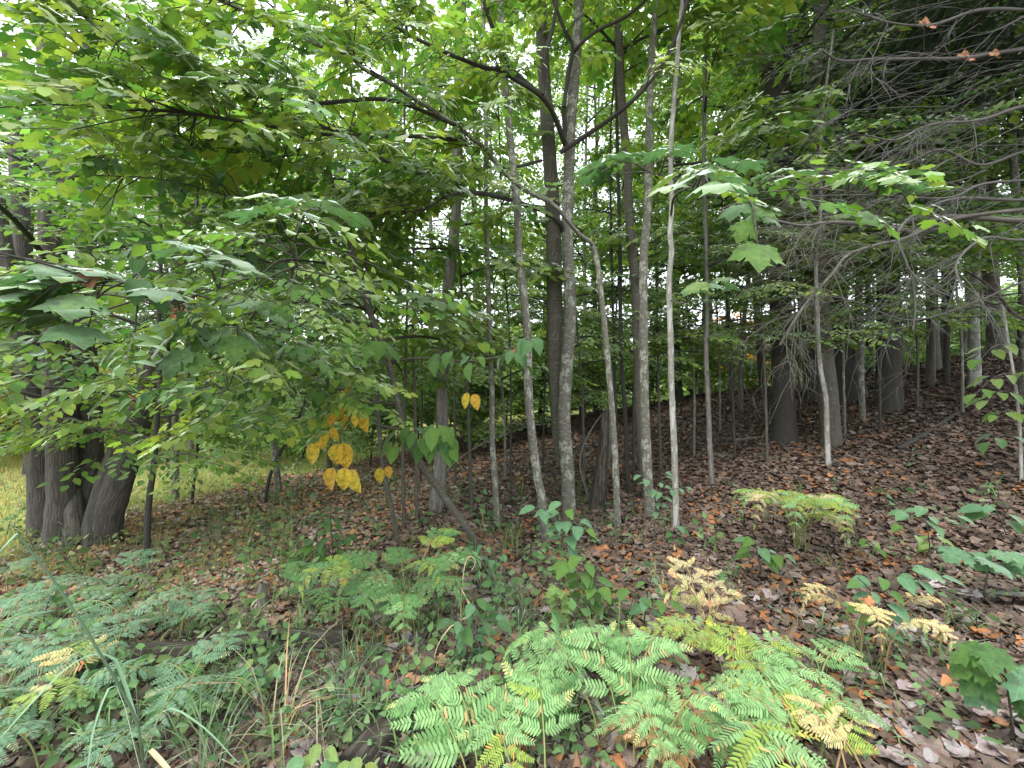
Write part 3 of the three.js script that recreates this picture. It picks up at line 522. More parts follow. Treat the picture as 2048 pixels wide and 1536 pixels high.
  const Ra = simple('R1', 'forked_tree', 'dark trunk on the right slope forking high into two upright stems', [[1568, 884], [1566, 800], [1563, 671], [1560, 560], [1560, 430], [1560, 308], [1550, 222], [1533, 137], [1526, 34], [1522, 0]], 44, 24, M.dark, { seed: 28, top: 12, flare: 0.3 }, side(530, 2.4, 2.6));
  branch(Ra.t, [[1560, 330, Ra.d], [1566, 250, Ra.d + 0.1], [1570, 150, Ra.d + 0.1], [1567, 17, Ra.d + 0.1], [1566, -120, Ra.d + 0.1]], 22, 15, M.dark, { name: 'trunk', seg: 10, seed: 29 });
  const Rb = simple('R2', 'stout_tree', 'stoutest dark trunk of the clump on the right slope, foot behind a slimmer one', [[1688, 796], [1676, 720], [1664, 640], [1652, 560], [1640, 450], [1625, 350], [1612, 273], [1600, 150], [1592, 0]], 62, 38, M.dark, { seed: 30, top: 13, flare: 0.45, lobes: 4 }, side(531, 2.5, 3.2));  // bark picked darker to stand in for shade under the canopy
  branch(Rb.t, [[1630, 370, Rb.d - 0.2], [1652, 318, Rb.d - 0.5], [1690, 290, Rb.d - 0.8], [1758, 222, Rb.d - 1], [1813, 167, Rb.d - 1.2], [1858, 90, Rb.d - 1.3], [1875, 20, Rb.d - 1.4], [1890, -60, Rb.d - 1.5]], 13, 8, M.dark, { seed: 31 });
  simple('R2b', 'slope_tree', 'grey trunk at the left of the clump on the right slope', [[1632, 800], [1626, 720], [1618, 640], [1612, 560], [1608, 496], [1601, 376], [1598, 273], [1594, 120], [1592, 0]], 40, 26, M.dark, { seed: 32, top: 11, flare: 0.3 }, side(532, 2.3, 2.4));  // dark bark here also carries the canopy shade as colour
  simple('R3', 'slope_tree', 'grey-brown trunk standing in front of the stoutest tree on the right slope', [[1662, 892], [1657, 800], [1650, 720], [1643, 640], [1638, 560], [1634, 450], [1632, 330], [1634, 200], [1640, 0]], 36, 22, M.brown, { seed: 33, top: 11, flare: 0.25 }, side(533, 2.3, 2.4));
  simple('R4', 'pale_sapling', 'thin pale sapling in front of the trunk clump on the right slope', [[1657, 932], [1654, 876], [1652, 801], [1639, 722], [1635, 630], [1632, 540], [1640, 450]], 11, 6, M.pale, { seed: 34, top: 5, seg: 8 }, { limbs: 8, h0: 3, h1: 5, R: 1, per: 8, kind: 'beech', pal: 'deep', seed: 534 });
  simple('R5', 'young_tree', 'slim dark trunk just right of the trunk clump on the slope', [[1725, 844], [1722, 740], [1722, 671], [1719, 568], [1716, 450], [1712, 300], [1712, 100]], 11, 8, M.maple, { seed: 35, top: 9 }, side(535, 2.4, 1.8));
  simple('R6', 'young_tree', 'slim straight stem between the pale crooked sapling and the forked tree', [[1424, 972], [1419, 880], [1416, 800], [1412, 700], [1414, 630], [1412, 500], [1408, 350], [1410, 150]], 11, 7, M.dead, { seed: 36, top: 9 }, side(536, 2.9, 1.6, 'mid', 'maple'));
  simple('R7', 'young_tree', 'slim crooked trunk at the ridge before the orange maple', [[1464, 792], [1462, 730], [1457, 664], [1455, 560], [1458, 420], [1456, 250]], 11, 8, M.brown, { seed: 37, top: 11 }, side(537, 2.6, 2.0, 'mid', 'maple'));
  simple('R8', 'young_tree', 'dark trunk at the ridge immediately left of the forked tree', [[1527, 786], [1522, 720], [1516, 654], [1510, 540], [1500, 380], [1496, 150]], 15, 10, M.dark, { seed: 38, top: 12 }, side(538, 2.6, 2.2, 'mid', 'maple'));
  simple('R8b', 'ridge_tree', 'very dark trunk at the ridge, half hidden behind the pale crooked sapling', [[1356, 804], [1352, 722], [1350, 640], [1352, 500], [1358, 300], [1352, 100]], 20, 13, M.dark, { seed: 39, top: 13 }, side(539, 4, 2.4, 'mid', 'maple'));
  simple('R9', 'ridge_tree', 'dark trunk on the ridge at the right, seen against the pale field', [[1868, 742], [1866, 680], [1864, 600], [1862, 500], [1860, 350], [1856, 150]], 22, 16, M.brown, { seed: 40, top: 12 }, side(540, 2.2, 2.6));
  const Y = simple('R10', 'forked_sapling', 'thin dark tree on the right slope forking low into a narrow V', [[1894, 772], [1893, 720], [1895, 650], [1902, 580], [1906, 500], [1915, 350], [1920, 150]], 11, 8, M.dark, { seed: 41, top: 10 }, side(541, 2.0, 1.8));
  branch(Y.t, [[1895, 660, Y.d], [1888, 610, Y.d], [1886, 500, Y.d + 0.1], [1880, 300, Y.d + 0.1]], 9, 5, M.dark, { name: 'trunk', seed: 42 });
  simple('R11', 'ridge_tree', 'rightmost stout trunk on the crest of the slope near the picture edge', [[1996, 712], [1990, 660], [1984, 580], [1978, 460], [1974, 300], [1972, 100]], 28, 20, M.brown, { seed: 43, top: 12 }, side(542, 2.2, 2.8));
  simple('R13', 'young_tree', 'slim trunk between two dark ridge trees, bare against the pale field', [[1771, 745], [1768, 680], [1762, 610], [1752, 520], [1745, 380]], 9, 6, M.dark, { seed: 44, top: 9 }, side(543, 2.2, 1.8));

  // big multi-stemmed tree at the left
  const L1 = stem('multi_stemmed_tree', 'massive many-stemmed old maple with furrowed bark at the far left', 'tree', [[122, 1092], [124, 1040], [126, 978], [120, 842], [113, 722], [108, 600], [104, 450], [100, 250], [96, 0]], 56, 34, M.furrow, { top: 12, seed: 45, flare: 0.1, seg: 18, rough: 0.12 });
  T.L1 = L1; const ld = L1.d;
  for (const [pts, a, b, s] of [
    [[[88, 1090, 0.1], [86, 1020, 0.1], [82, 920, 0.1], [72, 840, 0.1], [58, 740, 0.1], [36, 640, 0.1], [14, 551, 0.1], [-10, 420, 0.1], [-40, 250, 0.1]], 50, 32, 46], [[[105, 1085, 0.3], [98, 940, 0.3], [80, 800, 0.32], [66, 700, 0.35], [52, 600, 0.4], [40, 400, 0.5], [20, 100, 0.6]], 46, 26, 47],
    [[[165, 1088, 0.15], [172, 1000, 0.2], [180, 900, 0.3], [180, 842, 0.3], [171, 739, 0.35], [168, 640, 0.4], [172, 500, 0.5], [178, 300, 0.6], [180, 50, 0.7]], 52, 30, 48], [[[205, 1088, 0.0], [216, 1030, 0.05], [240, 960, 0.1], [268, 880, 0.2], [298, 780, 0.3], [330, 680, 0.4], [352, 600, 0.5], [380, 480, 0.7], [420, 330, 0.9]], 58, 26, 49],
    [[[150, 1090, -0.12], [150, 1040, -0.05], [146, 980, 0.05], [140, 900, 0.15]], 40, 20, 50], [[[188, 1092, -0.06], [196, 1020, 0], [214, 950, 0.1], [236, 880, 0.25]], 44, 22, 51]])
    part('trunk', shifted(tube(pts.map(([x, y, o]) => P(x, y, ld + o)), [a * 0.95, lerp(a, b, 0.4), lerp(a, b, 0.7), b].map((w) => w * ld * TX / 2048), { seg: 16, step: 0.1, rough: 0.14, seed: s, flare: 0.06 }), L1.t), M.furrow, L1.t);
  foliage(L1.t, L1.path, { limbs: 20, h0: 1.9, h1: 9, R: 3.4, per: 8, kind: 'beech', pal: 'mid', seed: 550, az: [-2.6, 1.2], keep: (p) => !(p.z > -3.2) });

  foliage(L1.t, L1.path, { limbs: 17, h0: 1.4, h1: 5.2, R: 1.9, per: 10, kind: 'beech', pal: 'mid', seed: 555, az: [0.2, 2.9], droop: 0.22, scale: 0.85, keep: (p) => p.z < -2.4 });

  // thin dark saplings in front of it
  simple('L2', 'dark_sapling', 'thin dark sapling standing alone in front of the open meadow at the left', [[293, 1132], [297, 1013], [308, 927], [314, 842], [320, 760], [318, 640], [322, 500]], 13, 6, M.dark, { seed: 52, top: 4.6 }, { limbs: 18, h0: 0.95, h1: 4.6, R: 1.5, per: 13, kind: 'beech', pal: 'mid', seed: 551, droop: 0.1 });
  simple('L3', 'dark_sapling', 'slender sapling with a bent stem at the meadow edge left of the yellow leaves', [[532, 1010], [535, 975], [548, 930], [575, 880], [600, 830], [620, 760]], 8, 5, M.dark, { seed: 53, top: 4.5, seg: 7 }, { limbs: 14, h0: 1.1, h1: 4.5, R: 1.7, per: 11, kind: 'beech', pal: 'mid', seed: 552 });
  simple('L4', 'dark_sapling', 'young sapling in the ferns left of the bent one, leafy from knee height', [[384, 1012], [388, 960], [394, 900], [396, 820], [392, 720]], 7, 4, M.dark, { seed: 54, top: 4.2, seg: 7 }, { limbs: 14, h0: 1.1, h1: 4.2, R: 1.5, per: 11, kind: 'beech', pal: 'mid', seed: 553 });
}

// ---------------------------------------------------------------- leaning maple with the large leaves, and the twigs towards the viewpoint
{
  const I = stem('leaning_maple_tree', 'dark stem leaning left from its foot by the ferns, carrying large drooping leaves', 'tree', [[952, 1112], [945, 1075], [902, 1013], [865, 961], [830, 910], [806, 859], [796, 808], [776, 722], [738, 620], [718, 561], [707, 513], [680, 437], [660, 349], [636, 270]], 17, 8, M.brown, { top: 0, away: -0.5, seed: 61, seg: 10, flare: 0.2 });
  const t = I.t, d = I.d;
  foliage(t, I.path, { limbs: 16, h0: 1.6, h1: 3.9, R: 1.3, per: 12, kind: 'beech', pal: 'deep', seed: 601, az: [2.2, 5.4], droop: 0.2 });
  // the net of twigs reaching left and forward
  const tw = [
    [[776, 722, d - 0.2], [700, 736, d - 0.5], [640, 722, d - 0.9], [560, 705, d - 1.2], [500, 640, d - 1.5], [437, 579, d - 1.8]],
    [[650, 767, d - 0.8], [560, 719, d - 1.2], [478, 695, d - 1.5], [362, 630, d - 1.8], [263, 568, d - 2.1], [180, 560, d - 2.3]],
    [[700, 736, d - 0.5], [600, 670, d - 1], [578, 637, d - 1.3], [580, 580, d - 1.6], [595, 534, d - 1.8], [590, 480, d - 2.0]],
    [[796, 808, d - 0.2], [720, 800, d - 0.4], [640, 790, d - 0.6], [520, 780, d - 0.8], [400, 790, d - 1.0], [260, 800, d - 1.1]],
    [[738, 620, d - 0.3], [640, 560, d - 0.8], [520, 520, d - 1.0], [380, 500, d - 1.2], [220, 500, d - 1.4]],
    [[707, 513, d - 0.4], [620, 450, d - 0.7], [480, 400, d - 1.0], [330, 360, d - 1.3], [180, 350, d - 1.5]],
    [[660, 349, d - 0.4], [560, 320, d - 0.8], [420, 300, d - 1.0], [280, 300, d - 1.2]],
    [[776, 722, d - 0.2], [850, 716, d - 0.4], [940, 722, d - 0.6], [1030, 706, d - 0.8], [1080, 690, d - 0.9]],
    [[806, 859, d - 0.2], [760, 850, d - 0.3], [730, 820, d - 0.5], [712, 800, d - 0.6]],
    [[830, 910, d - 0.2], [860, 880, d - 0.3], [890, 870, d - 0.5]],
  ].map((p, i) => branch(t, p, 5, 2.5, i < 3 ? M.pale : M.brown, { seed: 70 + i, seg: 6, name: 'branch' }));
  const G = { dark: [ovalMats[2], ovalMats[5], ovalMats[0], ovalMats[2]], fresh: [ovalMats[0], ovalMats[1], ovalMats[3]], pale: [mapleMats[3], mapleMats[0], mapleMats[3], mapleMats[2]], lime: [mapleMats[4], mapleMats[1]] };
  const L = (a, b, o) => leafTwig(t, P(...a), P(...b), o);
  // pale maple leaves, the nearest
  L([590, 480, d - 2.0], [640, 420, 1.45], { seed: 1, n: 6, size: 0.13, shape: 'maple', hang: 0.12, tilt: 0.4, mats: G.pale });
  L([595, 534, d - 1.8], [520, 400, 1.5], { seed: 2, n: 6, size: 0.13, shape: 'maple', hang: 0.15, tilt: 0.4, mats: [mapleMats[3], mapleMats[4]] });
  L([437, 579, d - 1.8], [380, 500, 1.5], { seed: 3, n: 6, size: 0.125, shape: 'maple', hang: 0.15, tilt: 0.5, mats: G.pale });
  L([437, 579, d - 1.8], [470, 530, 1.5], { seed: 4, n: 5, size: 0.12, shape: 'maple', hang: 0.2, tilt: 0.5, mats: G.pale });
  L([263, 568, d - 2.1], [60, 590, 1.5], { seed: 5, n: 8, size: 0.14, shape: 'maple', hang: 0.15, tilt: 0.5, mats: [...G.pale, mapleMats[4]] });
  L([180, 560, d - 2.3], [20, 660, 1.45], { seed: 6, n: 9, size: 0.14, shape: 'maple', hang: 0.2, tilt: 0.5, mats: [...G.pale, mapleMats[1]] });
  L([200, 580, d - 2.25], [130, 700, 1.5], { seed: 7, n: 7, size: 0.13, shape: 'maple', hang: 0.25, tilt: 0.5, mats: G.pale });
  L([362, 630, d - 1.8], [330, 590, 1.7], { seed: 8, n: 5, size: 0.13, shape: 'maple', hang: 0.15, tilt: 0.5, mats: G.pale });
  L([478, 695, d - 1.5], [470, 660, 1.9], { seed: 9, n: 6, size: 0.13, shape: 'maple', hang: 0.6, tilt: 0.6, mats: [mapleMats[2], mapleMats[0]] });
  L([560, 719, d - 1.2], [600, 690, 2.2], { seed: 10, n: 6, size: 0.12, shape: 'maple', hang: 0.5, tilt: 0.6, mats: [mapleMats[2], mapleMats[5]] });
  L([362, 630, d - 1.8], [380, 700, 1.8], { seed: 11, n: 7, size: 0.13, shape: 'maple', hang: 0.6, tilt: 0.6, mats: [mapleMats[2], mapleMats[0]] });
  L([500, 640, d - 1.5], [560, 610, 1.9], { seed: 12, n: 5, size: 0.12, shape: 'maple', hang: 0.4, tilt: 0.6, mats: G.pale });
  // hanging oval leaves in rows beneath the twigs
  const hang = (tp, n, seed, size = 0.11, mats = G.dark) => { const r = rng(seed), cv = new THREE.CatmullRomCurve3(tp); for (let i = 0; i < n; i++) { const c = cv.getPoint(0.25 + 0.75 * (i + r()) / n), e = c.clone().add(V((r() - 0.6) * 0.35, -0.05 + (r() - 0.4) * 0.2, r() * 0.3)); leafTwig(t, c, e, { seed: seed * 31 + i, n: 3, size, shape: 'oval', hang: 0.7, tilt: 1.1, mats, petiole: 0.025, r0: 0.003 }); } };
  hang(tw[3], 13, 201, 0.115); hang(tw[4], 9, 202, 0.1); hang(tw[5], 9, 203, 0.1); hang(tw[6], 6, 204, 0.1); hang(tw[7], 8, 205, 0.115, G.fresh); hang(tw[1], 5, 206); hang(tw[9], 3, 207, 0.13, G.fresh); hang(tw[0], 4, 208, 0.11, G.fresh);
  tw.forEach((p, i) => { if (i < 7) dress(t, p, { kind: i % 3 ? 'beech' : 'maple', pal: i % 2 ? 'deep' : 'mid', n: 30, seed: 220 + i, from: 0.05, reach: 0.5, thick: 0.35, scale: 0.6 }); });
  // drooping bunch on the stem itself
  for (const [a, b, n, k] of [[[806, 859, d - 0.3], [790, 890, d - 0.6], 5, 1], [[830, 910, d - 0.3], [880, 890, d - 0.6], 6, 2], [[806, 859, d - 0.3], [840, 870, d - 0.6], 5, 3], [[890, 870, d - 0.5], [870, 850, d - 0.8], 4, 4], [[776, 722, d - 0.3], [760, 680, d - 0.8], 5, 5], [[776, 722, d - 0.3], [740, 690, d - 0.9], 4, 6]])
    L(a, b, { seed: 300 + k, n, size: 0.15, shape: 'oval', hang: 0.5, tilt: 0.5, mats: G.fresh, petiole: 0.03 });
  // the yellow leaves
  const yl = branch(t, [[745, 800, d - 0.35], [712, 800, d - 0.6], [700, 835, d - 0.7], [680, 870, d - 0.75], [690, 910, d - 0.8]], 4, 2, M.brown, { seed: 91, seg: 6, name: 'branch' }), r = rng(9);
  for (const [x, y, az, sz, z] of [[700, 775, 2.0, 1, 0.6], [688, 805, 2.6, 0.95, 0.62], [672, 825, 3.0, 0.8, 0.7], [735, 755, 0.8, 0.7, 0.5], [728, 820, 1.4, 1.05, 0.75], [716, 822, 2.2, 0.9, 0.8], [655, 860, 3.4, 0.9, 0.72], [636, 885, 2.8, 1.05, 0.75], [664, 855, 0.4, 0.75, 0.72], [688, 885, 1.3, 1.05, 0.8], [676, 888, 2.0, 1, 0.83], [668, 935, 2.3, 1, 0.8], [690, 935, 1.6, 1.1, 0.82], [704, 938, 1.0, 1.1, 0.84], [762, 935, 1.9, 0.95, 0.5], [776, 932, 1.1, 0.7, 0.5], [694, 830, 2.3, 0.7, 0.65], [702, 760, 2.9, 0.6, 0.55], [935, 785, 2.0, 0.75, 0.6], [948, 788, 1.0, 0.7, 0.62], [640, 870, 1.5, 0.7, 0.78]]) {
    const p = P(x, y, d - z), m = part('yellow_leaf', OVALS[Math.floor(r() * 4)], yellowMats[Math.floor(r() * 3)], t, null, 'yellow leaf');
    m.applyMatrix4(basis(p.sub(t.position), V(Math.cos(az) * 0.4, -0.75 - 0.2 * r(), 0.35 * r()), V((r() - 0.5) * 0.8, 0.4, 1), 0.155 * sz * (0.85 + 0.3 * r())));
  }
  for (const [x, y] of [[655, 850], [770, 915], [700, 905], [715, 800], [690, 905], [925, 770]]) part('twig', shifted(rodGeo(P(x + 18, y - 22, d - 0.6), P(x, y + 8, d - 0.72), 0.003, 0.0015), t), M.brown, t);
  for (const [x, y, z, k] of [[362, 632, 1.8, 0], [180, 562, 2.3, 2], [1030, 708, 0.8, 1], [260, 802, 1.1, 1]]) { const m = part('withered_leaf', DRY_FINE[k % 2], rustMats[k], t, null, 'withered rust brown leaf'); m.applyMatrix4(basis(P(x, y, d - z).sub(t.position), V(0.5, -0.9, 0.2), V(0.3, 0.4, 1), 0.075)); }
}
{ // maple twigs that reach forward from the pale crooked sapling: the pale spray right of centre
  const F = T.F, t = F.t, d = F.d, tw = branch(t, [[1342, 430, d], [1350, 392, d - 0.9], [1385, 372, d - 1.6], [1400, 366, d - 2.2], [1395, 372, d - 2.6]], 5, 4, M.brown, { seed: 95, seg: 6 });
  const L = (a, b, o) => leafTwig(t, P(...a), P(...b), o);
  const w = branch(t, [[1385, 372, d - 1.6], [1300, 345, d - 2.0], [1220, 350, d - 2.3]], 3, 2, M.brown, { seed: 96, seg: 5 }), w2 = branch(t, [[1385, 372, d - 1.6], [1500, 385, d - 2.1], [1640, 378, d - 2.5], [1800, 395, d - 2.7]], 3, 2, M.brown, { seed: 97, seg: 5 });
  const pale = [mapleMats[3], mapleMats[0], mapleMats[2]], lime = [mapleMats[4], mapleMats[1], mapleMats[3]];
  L([1300, 345, d - 2.0], [1200, 345, d - 2.3], { seed: 21, n: 9, size: 0.13, shape: 'maple', hang: 0.15, tilt: 0.4, mats: pale });
  L([1320, 350, d - 1.9], [1350, 320, d - 2.5], { seed: 22, n: 7, size: 0.1, shape: 'maple', hang: 0.12, tilt: 0.4, mats: pale });
  L([1385, 372, d - 1.8], [1470, 345, d - 2.6], { seed: 23, n: 8, size: 0.1, shape: 'maple', hang: 0.12, tilt: 0.4, mats: pale });
  L([1395, 372, d - 2.6], [1420, 380, d - 2.9], { seed: 24, n: 6, size: 0.125, shape: 'maple', hang: 0.35, tilt: 0.3, mats: lime });
  L([1400, 366, d - 2.2], [1350, 380, d - 2.7], { seed: 25, n: 5, size: 0.115, shape: 'maple', hang: 0.3, tilt: 0.3, mats: lime });
  L([1500, 385, d - 2.1], [1620, 372, d - 2.6], { seed: 26, n: 8, size: 0.1, shape: 'maple', hang: 0.15, tilt: 0.3, mats: lime });
  L([1640, 378, d - 2.5], [1830, 392, d - 2.75], { seed: 27, n: 9, size: 0.1, shape: 'maple', hang: 0.15, tilt: 0.3, mats: [...pale, mapleMats[4]] });
  L([1440, 420, d - 1.9], [1530, 440, d - 2.3], { seed: 28, n: 5, size: 0.12, shape: 'maple', hang: 0.4, tilt: 0.5, mats: pale });
  L([1500, 400, d - 2.1], [1515, 490, d - 2.5], { seed: 29, n: 3, size: 0.15, shape: 'maple', hang: 0.8, tilt: 0.4, mats: [mapleMats[1]], lean: [0, 0.9] });
  const q = branch(t, [[1341, 600, d], [1370, 606, d - 0.7], [1400, 578, d - 1.3], [1430, 560, d - 1.8]], 3, 2, M.brown, { seed: 98, seg: 5 });
  L([1370, 606, d - 0.7], [1440, 560, d - 1.9], { seed: 30, n: 6, size: 0.13, shape: 'maple', hang: 0.3, tilt: 0.5, mats: lime });
  dress(t, w2, { kind: 'maple', pal: 'mid', n: 8, seed: 99, reach: 0.25, scale: 0.6 });
}

// ---------------------------------------------------------------- dead spruce at the right edge, its bare grey limbs filling the corner
{
  const foot = V(5.1, 0, -3.3); foot.y = ground(foot.x, foot.z);
  const t = thing('spruce_tree', 'spruce at the right edge with a tangle of bare grey dead lower branches', 'tree', null, foot), r = rng(333);
  const axis = [foot.clone().add(V(0, -0.2, 0)), foot.clone().add(V(0.05, 2, 0)), foot.clone().add(V(0, 4.5, -0.1)), foot.clone().add(V(0.1, 8, -0.1))];
  part('trunk', shifted(tube(axis, [0.19, 0.16, 0.12, 0.05], { seg: 12, step: 0.15, seed: 3, flare: 0.3 }), t), M.dead, t);
  foliage(t, axis, { limbs: 34, h0: 4.9, h1: 9.5, R: 3.2, per: 12, kind: 'far', pal: 'spruce', seed: 1500, rise: -0.1, droop: 0.15, scale: 0.9 });
  // its neighbours beyond the frame, which shade the bank
  for (const [x, z, i] of [[8.2, -5.4, 1], [7.4, -0.6, 2], [10.5, -8.5, 3], [6.2, -6.9, 4]]) { const y = ground(x, z), s = thing('spruce_tree', 'tall spruce ' + ['', 'above the crest at the right', 'just outside the right edge, in front of the bare-limbed one', 'farthest back above the crest at the right', 'rising behind the trunk clump at the right'][i], 'tree', null, V(x, y, z)), ax = [V(x, y - 0.2, z), V(x, y + 3, z), V(x + 0.1, y + 7, z), V(x, y + 12, z)]; part('trunk', shifted(tube(ax, [0.17, 0.14, 0.1, 0.03], { seg: 10, step: 0.25, seed: 60 + i, flare: 0.3 }), s), M.dark, s); foliage(s, ax, { limbs: 34, h0: 4.2, h1: 11.5, R: 3, per: 11, kind: 'far', pal: 'spruce', seed: 1500 + i, rise: -0.1, droop: 0.15, scale: 0.9 }); }
  const D = 3.1, root = (y) => V(foot.x, y, foot.z);
  const bare = (pts, w0, w1, seed, twigs, mat = M.twig, droop = 0.25) => {
    const path = pts.map((p) => P(...p)), rad = path.map((_, i) => lerp(w0, w1, i / (path.length - 1)) * 2.3 * TX / 2048); path.unshift(root(path[0].y + 0.15)); rad.unshift(rad[0] * 1.2);
    const b = part('branch', shifted(tube(path, rad, { seg: 7, step: 0.04, rough: 0.34, seed }), t), mat, t), m = new MB(), cv = new THREE.CatmullRomCurve3(path), rr = rng(seed * 17);
    const grow = (o, dir, L, w, lvl) => {
      const n = 4, ps = [o], ax = V(rr() - 0.5, rr() - 0.5, rr() - 0.5).multiplyScalar(0.9); let p = o.clone(), q = dir.clone();
      for (let k = 0; k < n; k++) { q.addScaledVector(ax, 0.25).add(V((rr() - 0.5) * 0.25, (rr() - 0.5) * 0.25 - droop * 0.25, (rr() - 0.5) * 0.25)).normalize(); p = p.clone().addScaledVector(q, L / n); ps.push(p); }
      m.add(tube(ps, [w, w * 0.8, w * 0.6, w * 0.3], { seg: 4, cap: false, rough: 0.2, seed: lvl }), I4);
      if (lvl < 2) { const c = lvl ? 2 : 4; for (let k = 0; k < c; k++) { const s = ps[1 + Math.floor(rr() * 4)]; grow(s.clone(), q.clone().add(V((rr() - 0.5) * 1.6, (rr() - 0.5) * 1.4, (rr() - 0.5) * 1.6)).normalize(), L * (0.3 + 0.35 * rr()), w * 0.6, lvl + 1); } }
    };
    for (let k = 0; k < twigs; k++) { const u = 0.35 + 0.65 * rr(), o = cv.getPoint(u), tg = cv.getTangent(u); if (clear(o)) continue; grow(o, tg.clone().add(V((rr() - 0.5) * 1.5, (rr() - 0.6) * 1.4, (rr() - 0.5) * 1.5)).normalize(), 0.2 + 0.35 * rr(), 0.0032, 0); }
    if (m.i.length) part('twigs', shifted(m.geo(false), t), mat, b, 'stuff');
  };
  bare([[2048, 99, D], [1929, 116, D - 0.1], [1826, 118, D - 0.2], [1740, 119, D - 0.3], [1676, 120, D - 0.4], [1642, 99, D - 0.45]], 10, 4, 1, 14);
  bare([[2048, 441, D], [1929, 434, D - 0.1], [1861, 441, D - 0.2], [1830, 465, D - 0.2], [1800, 458, D - 0.3], [1724, 448, D - 0.4], [1660, 445, D - 0.5], [1604, 451, D - 0.6], [1550, 441, D - 0.7]], 15, 5, 2, 30, M.brown);
  bare([[2040, 420, D], [1900, 440, D - 0.2], [1800, 480, D - 0.4], [1758, 489, D - 0.5], [1697, 510, D - 0.5], [1662, 551, D - 0.6], [1621, 596, D - 0.6], [1587, 644, D - 0.7], [1560, 690, D - 0.7]], 9, 5, 3, 30, M.brown);
  bare([[2040, 400, D], [1900, 400, D - 0.2], [1796, 470, D - 0.5], [1813, 527, D - 0.5], [1826, 568, D - 0.5], [1830, 620, D - 0.5], [1826, 660, D - 0.5]], 8, 3, 4, 14);
  bare([[2048, 480, D], [1960, 480, D - 0.3], [1912, 531, D - 0.4], [1926, 579, D - 0.5]], 7, 3, 5, 10);
  bare([[2060, 640, D + 0.6], [1997, 592, D + 0.5], [1973, 568, D + 0.4], [1930, 540, D + 0.3]], 11, 5, 6, 9, M.dark);
  bare([[2060, 20, D], [1960, 20, D - 0.1], [1860, 50, D - 0.3], [1780, 45, D - 0.4], [1700, 20, D - 0.5]], 9, 3, 7, 12);
  bare([[2060, 210, D], [1960, 240, D - 0.1], [1860, 250, D - 0.2], [1790, 280, D - 0.3], [1730, 270, D - 0.4]], 9, 3, 8, 14);
  bare([[2060, 300, D + 0.2], [1960, 330, D + 0.1], [1880, 300, D], [1800, 330, D - 0.1], [1700, 340, D - 0.2], [1640, 345, D - 0.3]], 8, 3, 9, 16);
  bare([[2060, 360, D], [1960, 370, D - 0.2], [1900, 395, D - 0.3], [1750, 390, D - 0.4], [1600, 392, D - 0.5]], 7, 2, 10, 14);
  bare([[2060, 560, D + 0.2], [1960, 600, D + 0.2], [1820, 640, D + 0.1], [1700, 600, D], [1640, 590, D]], 6, 2, 11, 10);
  // long fine parallel twigs sweeping down to the left
  const fine = new MB();
  for (let i = 0; i < 56; i++) {
    const y0 = -40 + 480 * r(), d0 = 2.7 + 1.3 * r(), a = [2090 + 40 * r(), y0], len = 180 + 330 * r(), sl = -0.05 + 0.75 * r(), x0 = i % 2 ? a[0] : a[0] - 60 - 180 * r();
    const pts = [0, 0.3, 0.55, 0.8, 1].map((s) => P(x0 - len * s + (r() - 0.5) * 14, y0 + len * s * sl - 40 * s * s * s * (r() + 0.2) + (r() - 0.5) * 22, d0 - 0.3 * s));
    if (pts.some(clear)) continue;
    fine.add(tube(pts, [0.003, 0.0024, 0.0018, 0.001], { seg: 4, cap: false, rough: 0.2, seed: i }), I4);
    if (r() < 0.8) { const o = pts[2], e = P(x0 - len * 0.8 + (r() - 0.5) * 60, y0 + len * 0.7 * sl + 20 + 60 * r(), d0 - 0.3), mid = o.clone().lerp(e, 0.5).add(V((r() - 0.5) * 0.05, 0.02, 0)); fine.add(tube([o, mid, e], [0.002, 0.0017, 0.001], { seg: 3, cap: false, rough: 0.1 }), I4); }
  }
  part('twigs', shifted(fine.geo(false), t), M.twig, t, 'stuff');
  for (const [x, y, k, s] of [[1860, 52, 0, 0.1], [1850, 50, 1, 0.08], [1929, 118, 1, 0.1], [1940, 117, 0, 0.08], [1990, 112, 1, 0.08]]) { const m = part('withered_leaf', DRY_FINE[k % 2], rustMats[k], t, null, 'pale brown withered leaf caught on the twigs'); m.applyMatrix4(basis(P(x, y, D - (y < 100 ? 0.3 : 0.1)).sub(t.position), V(0.5, -0.8, 0.3), V(0.3, 0.3, 1), s)); }
}

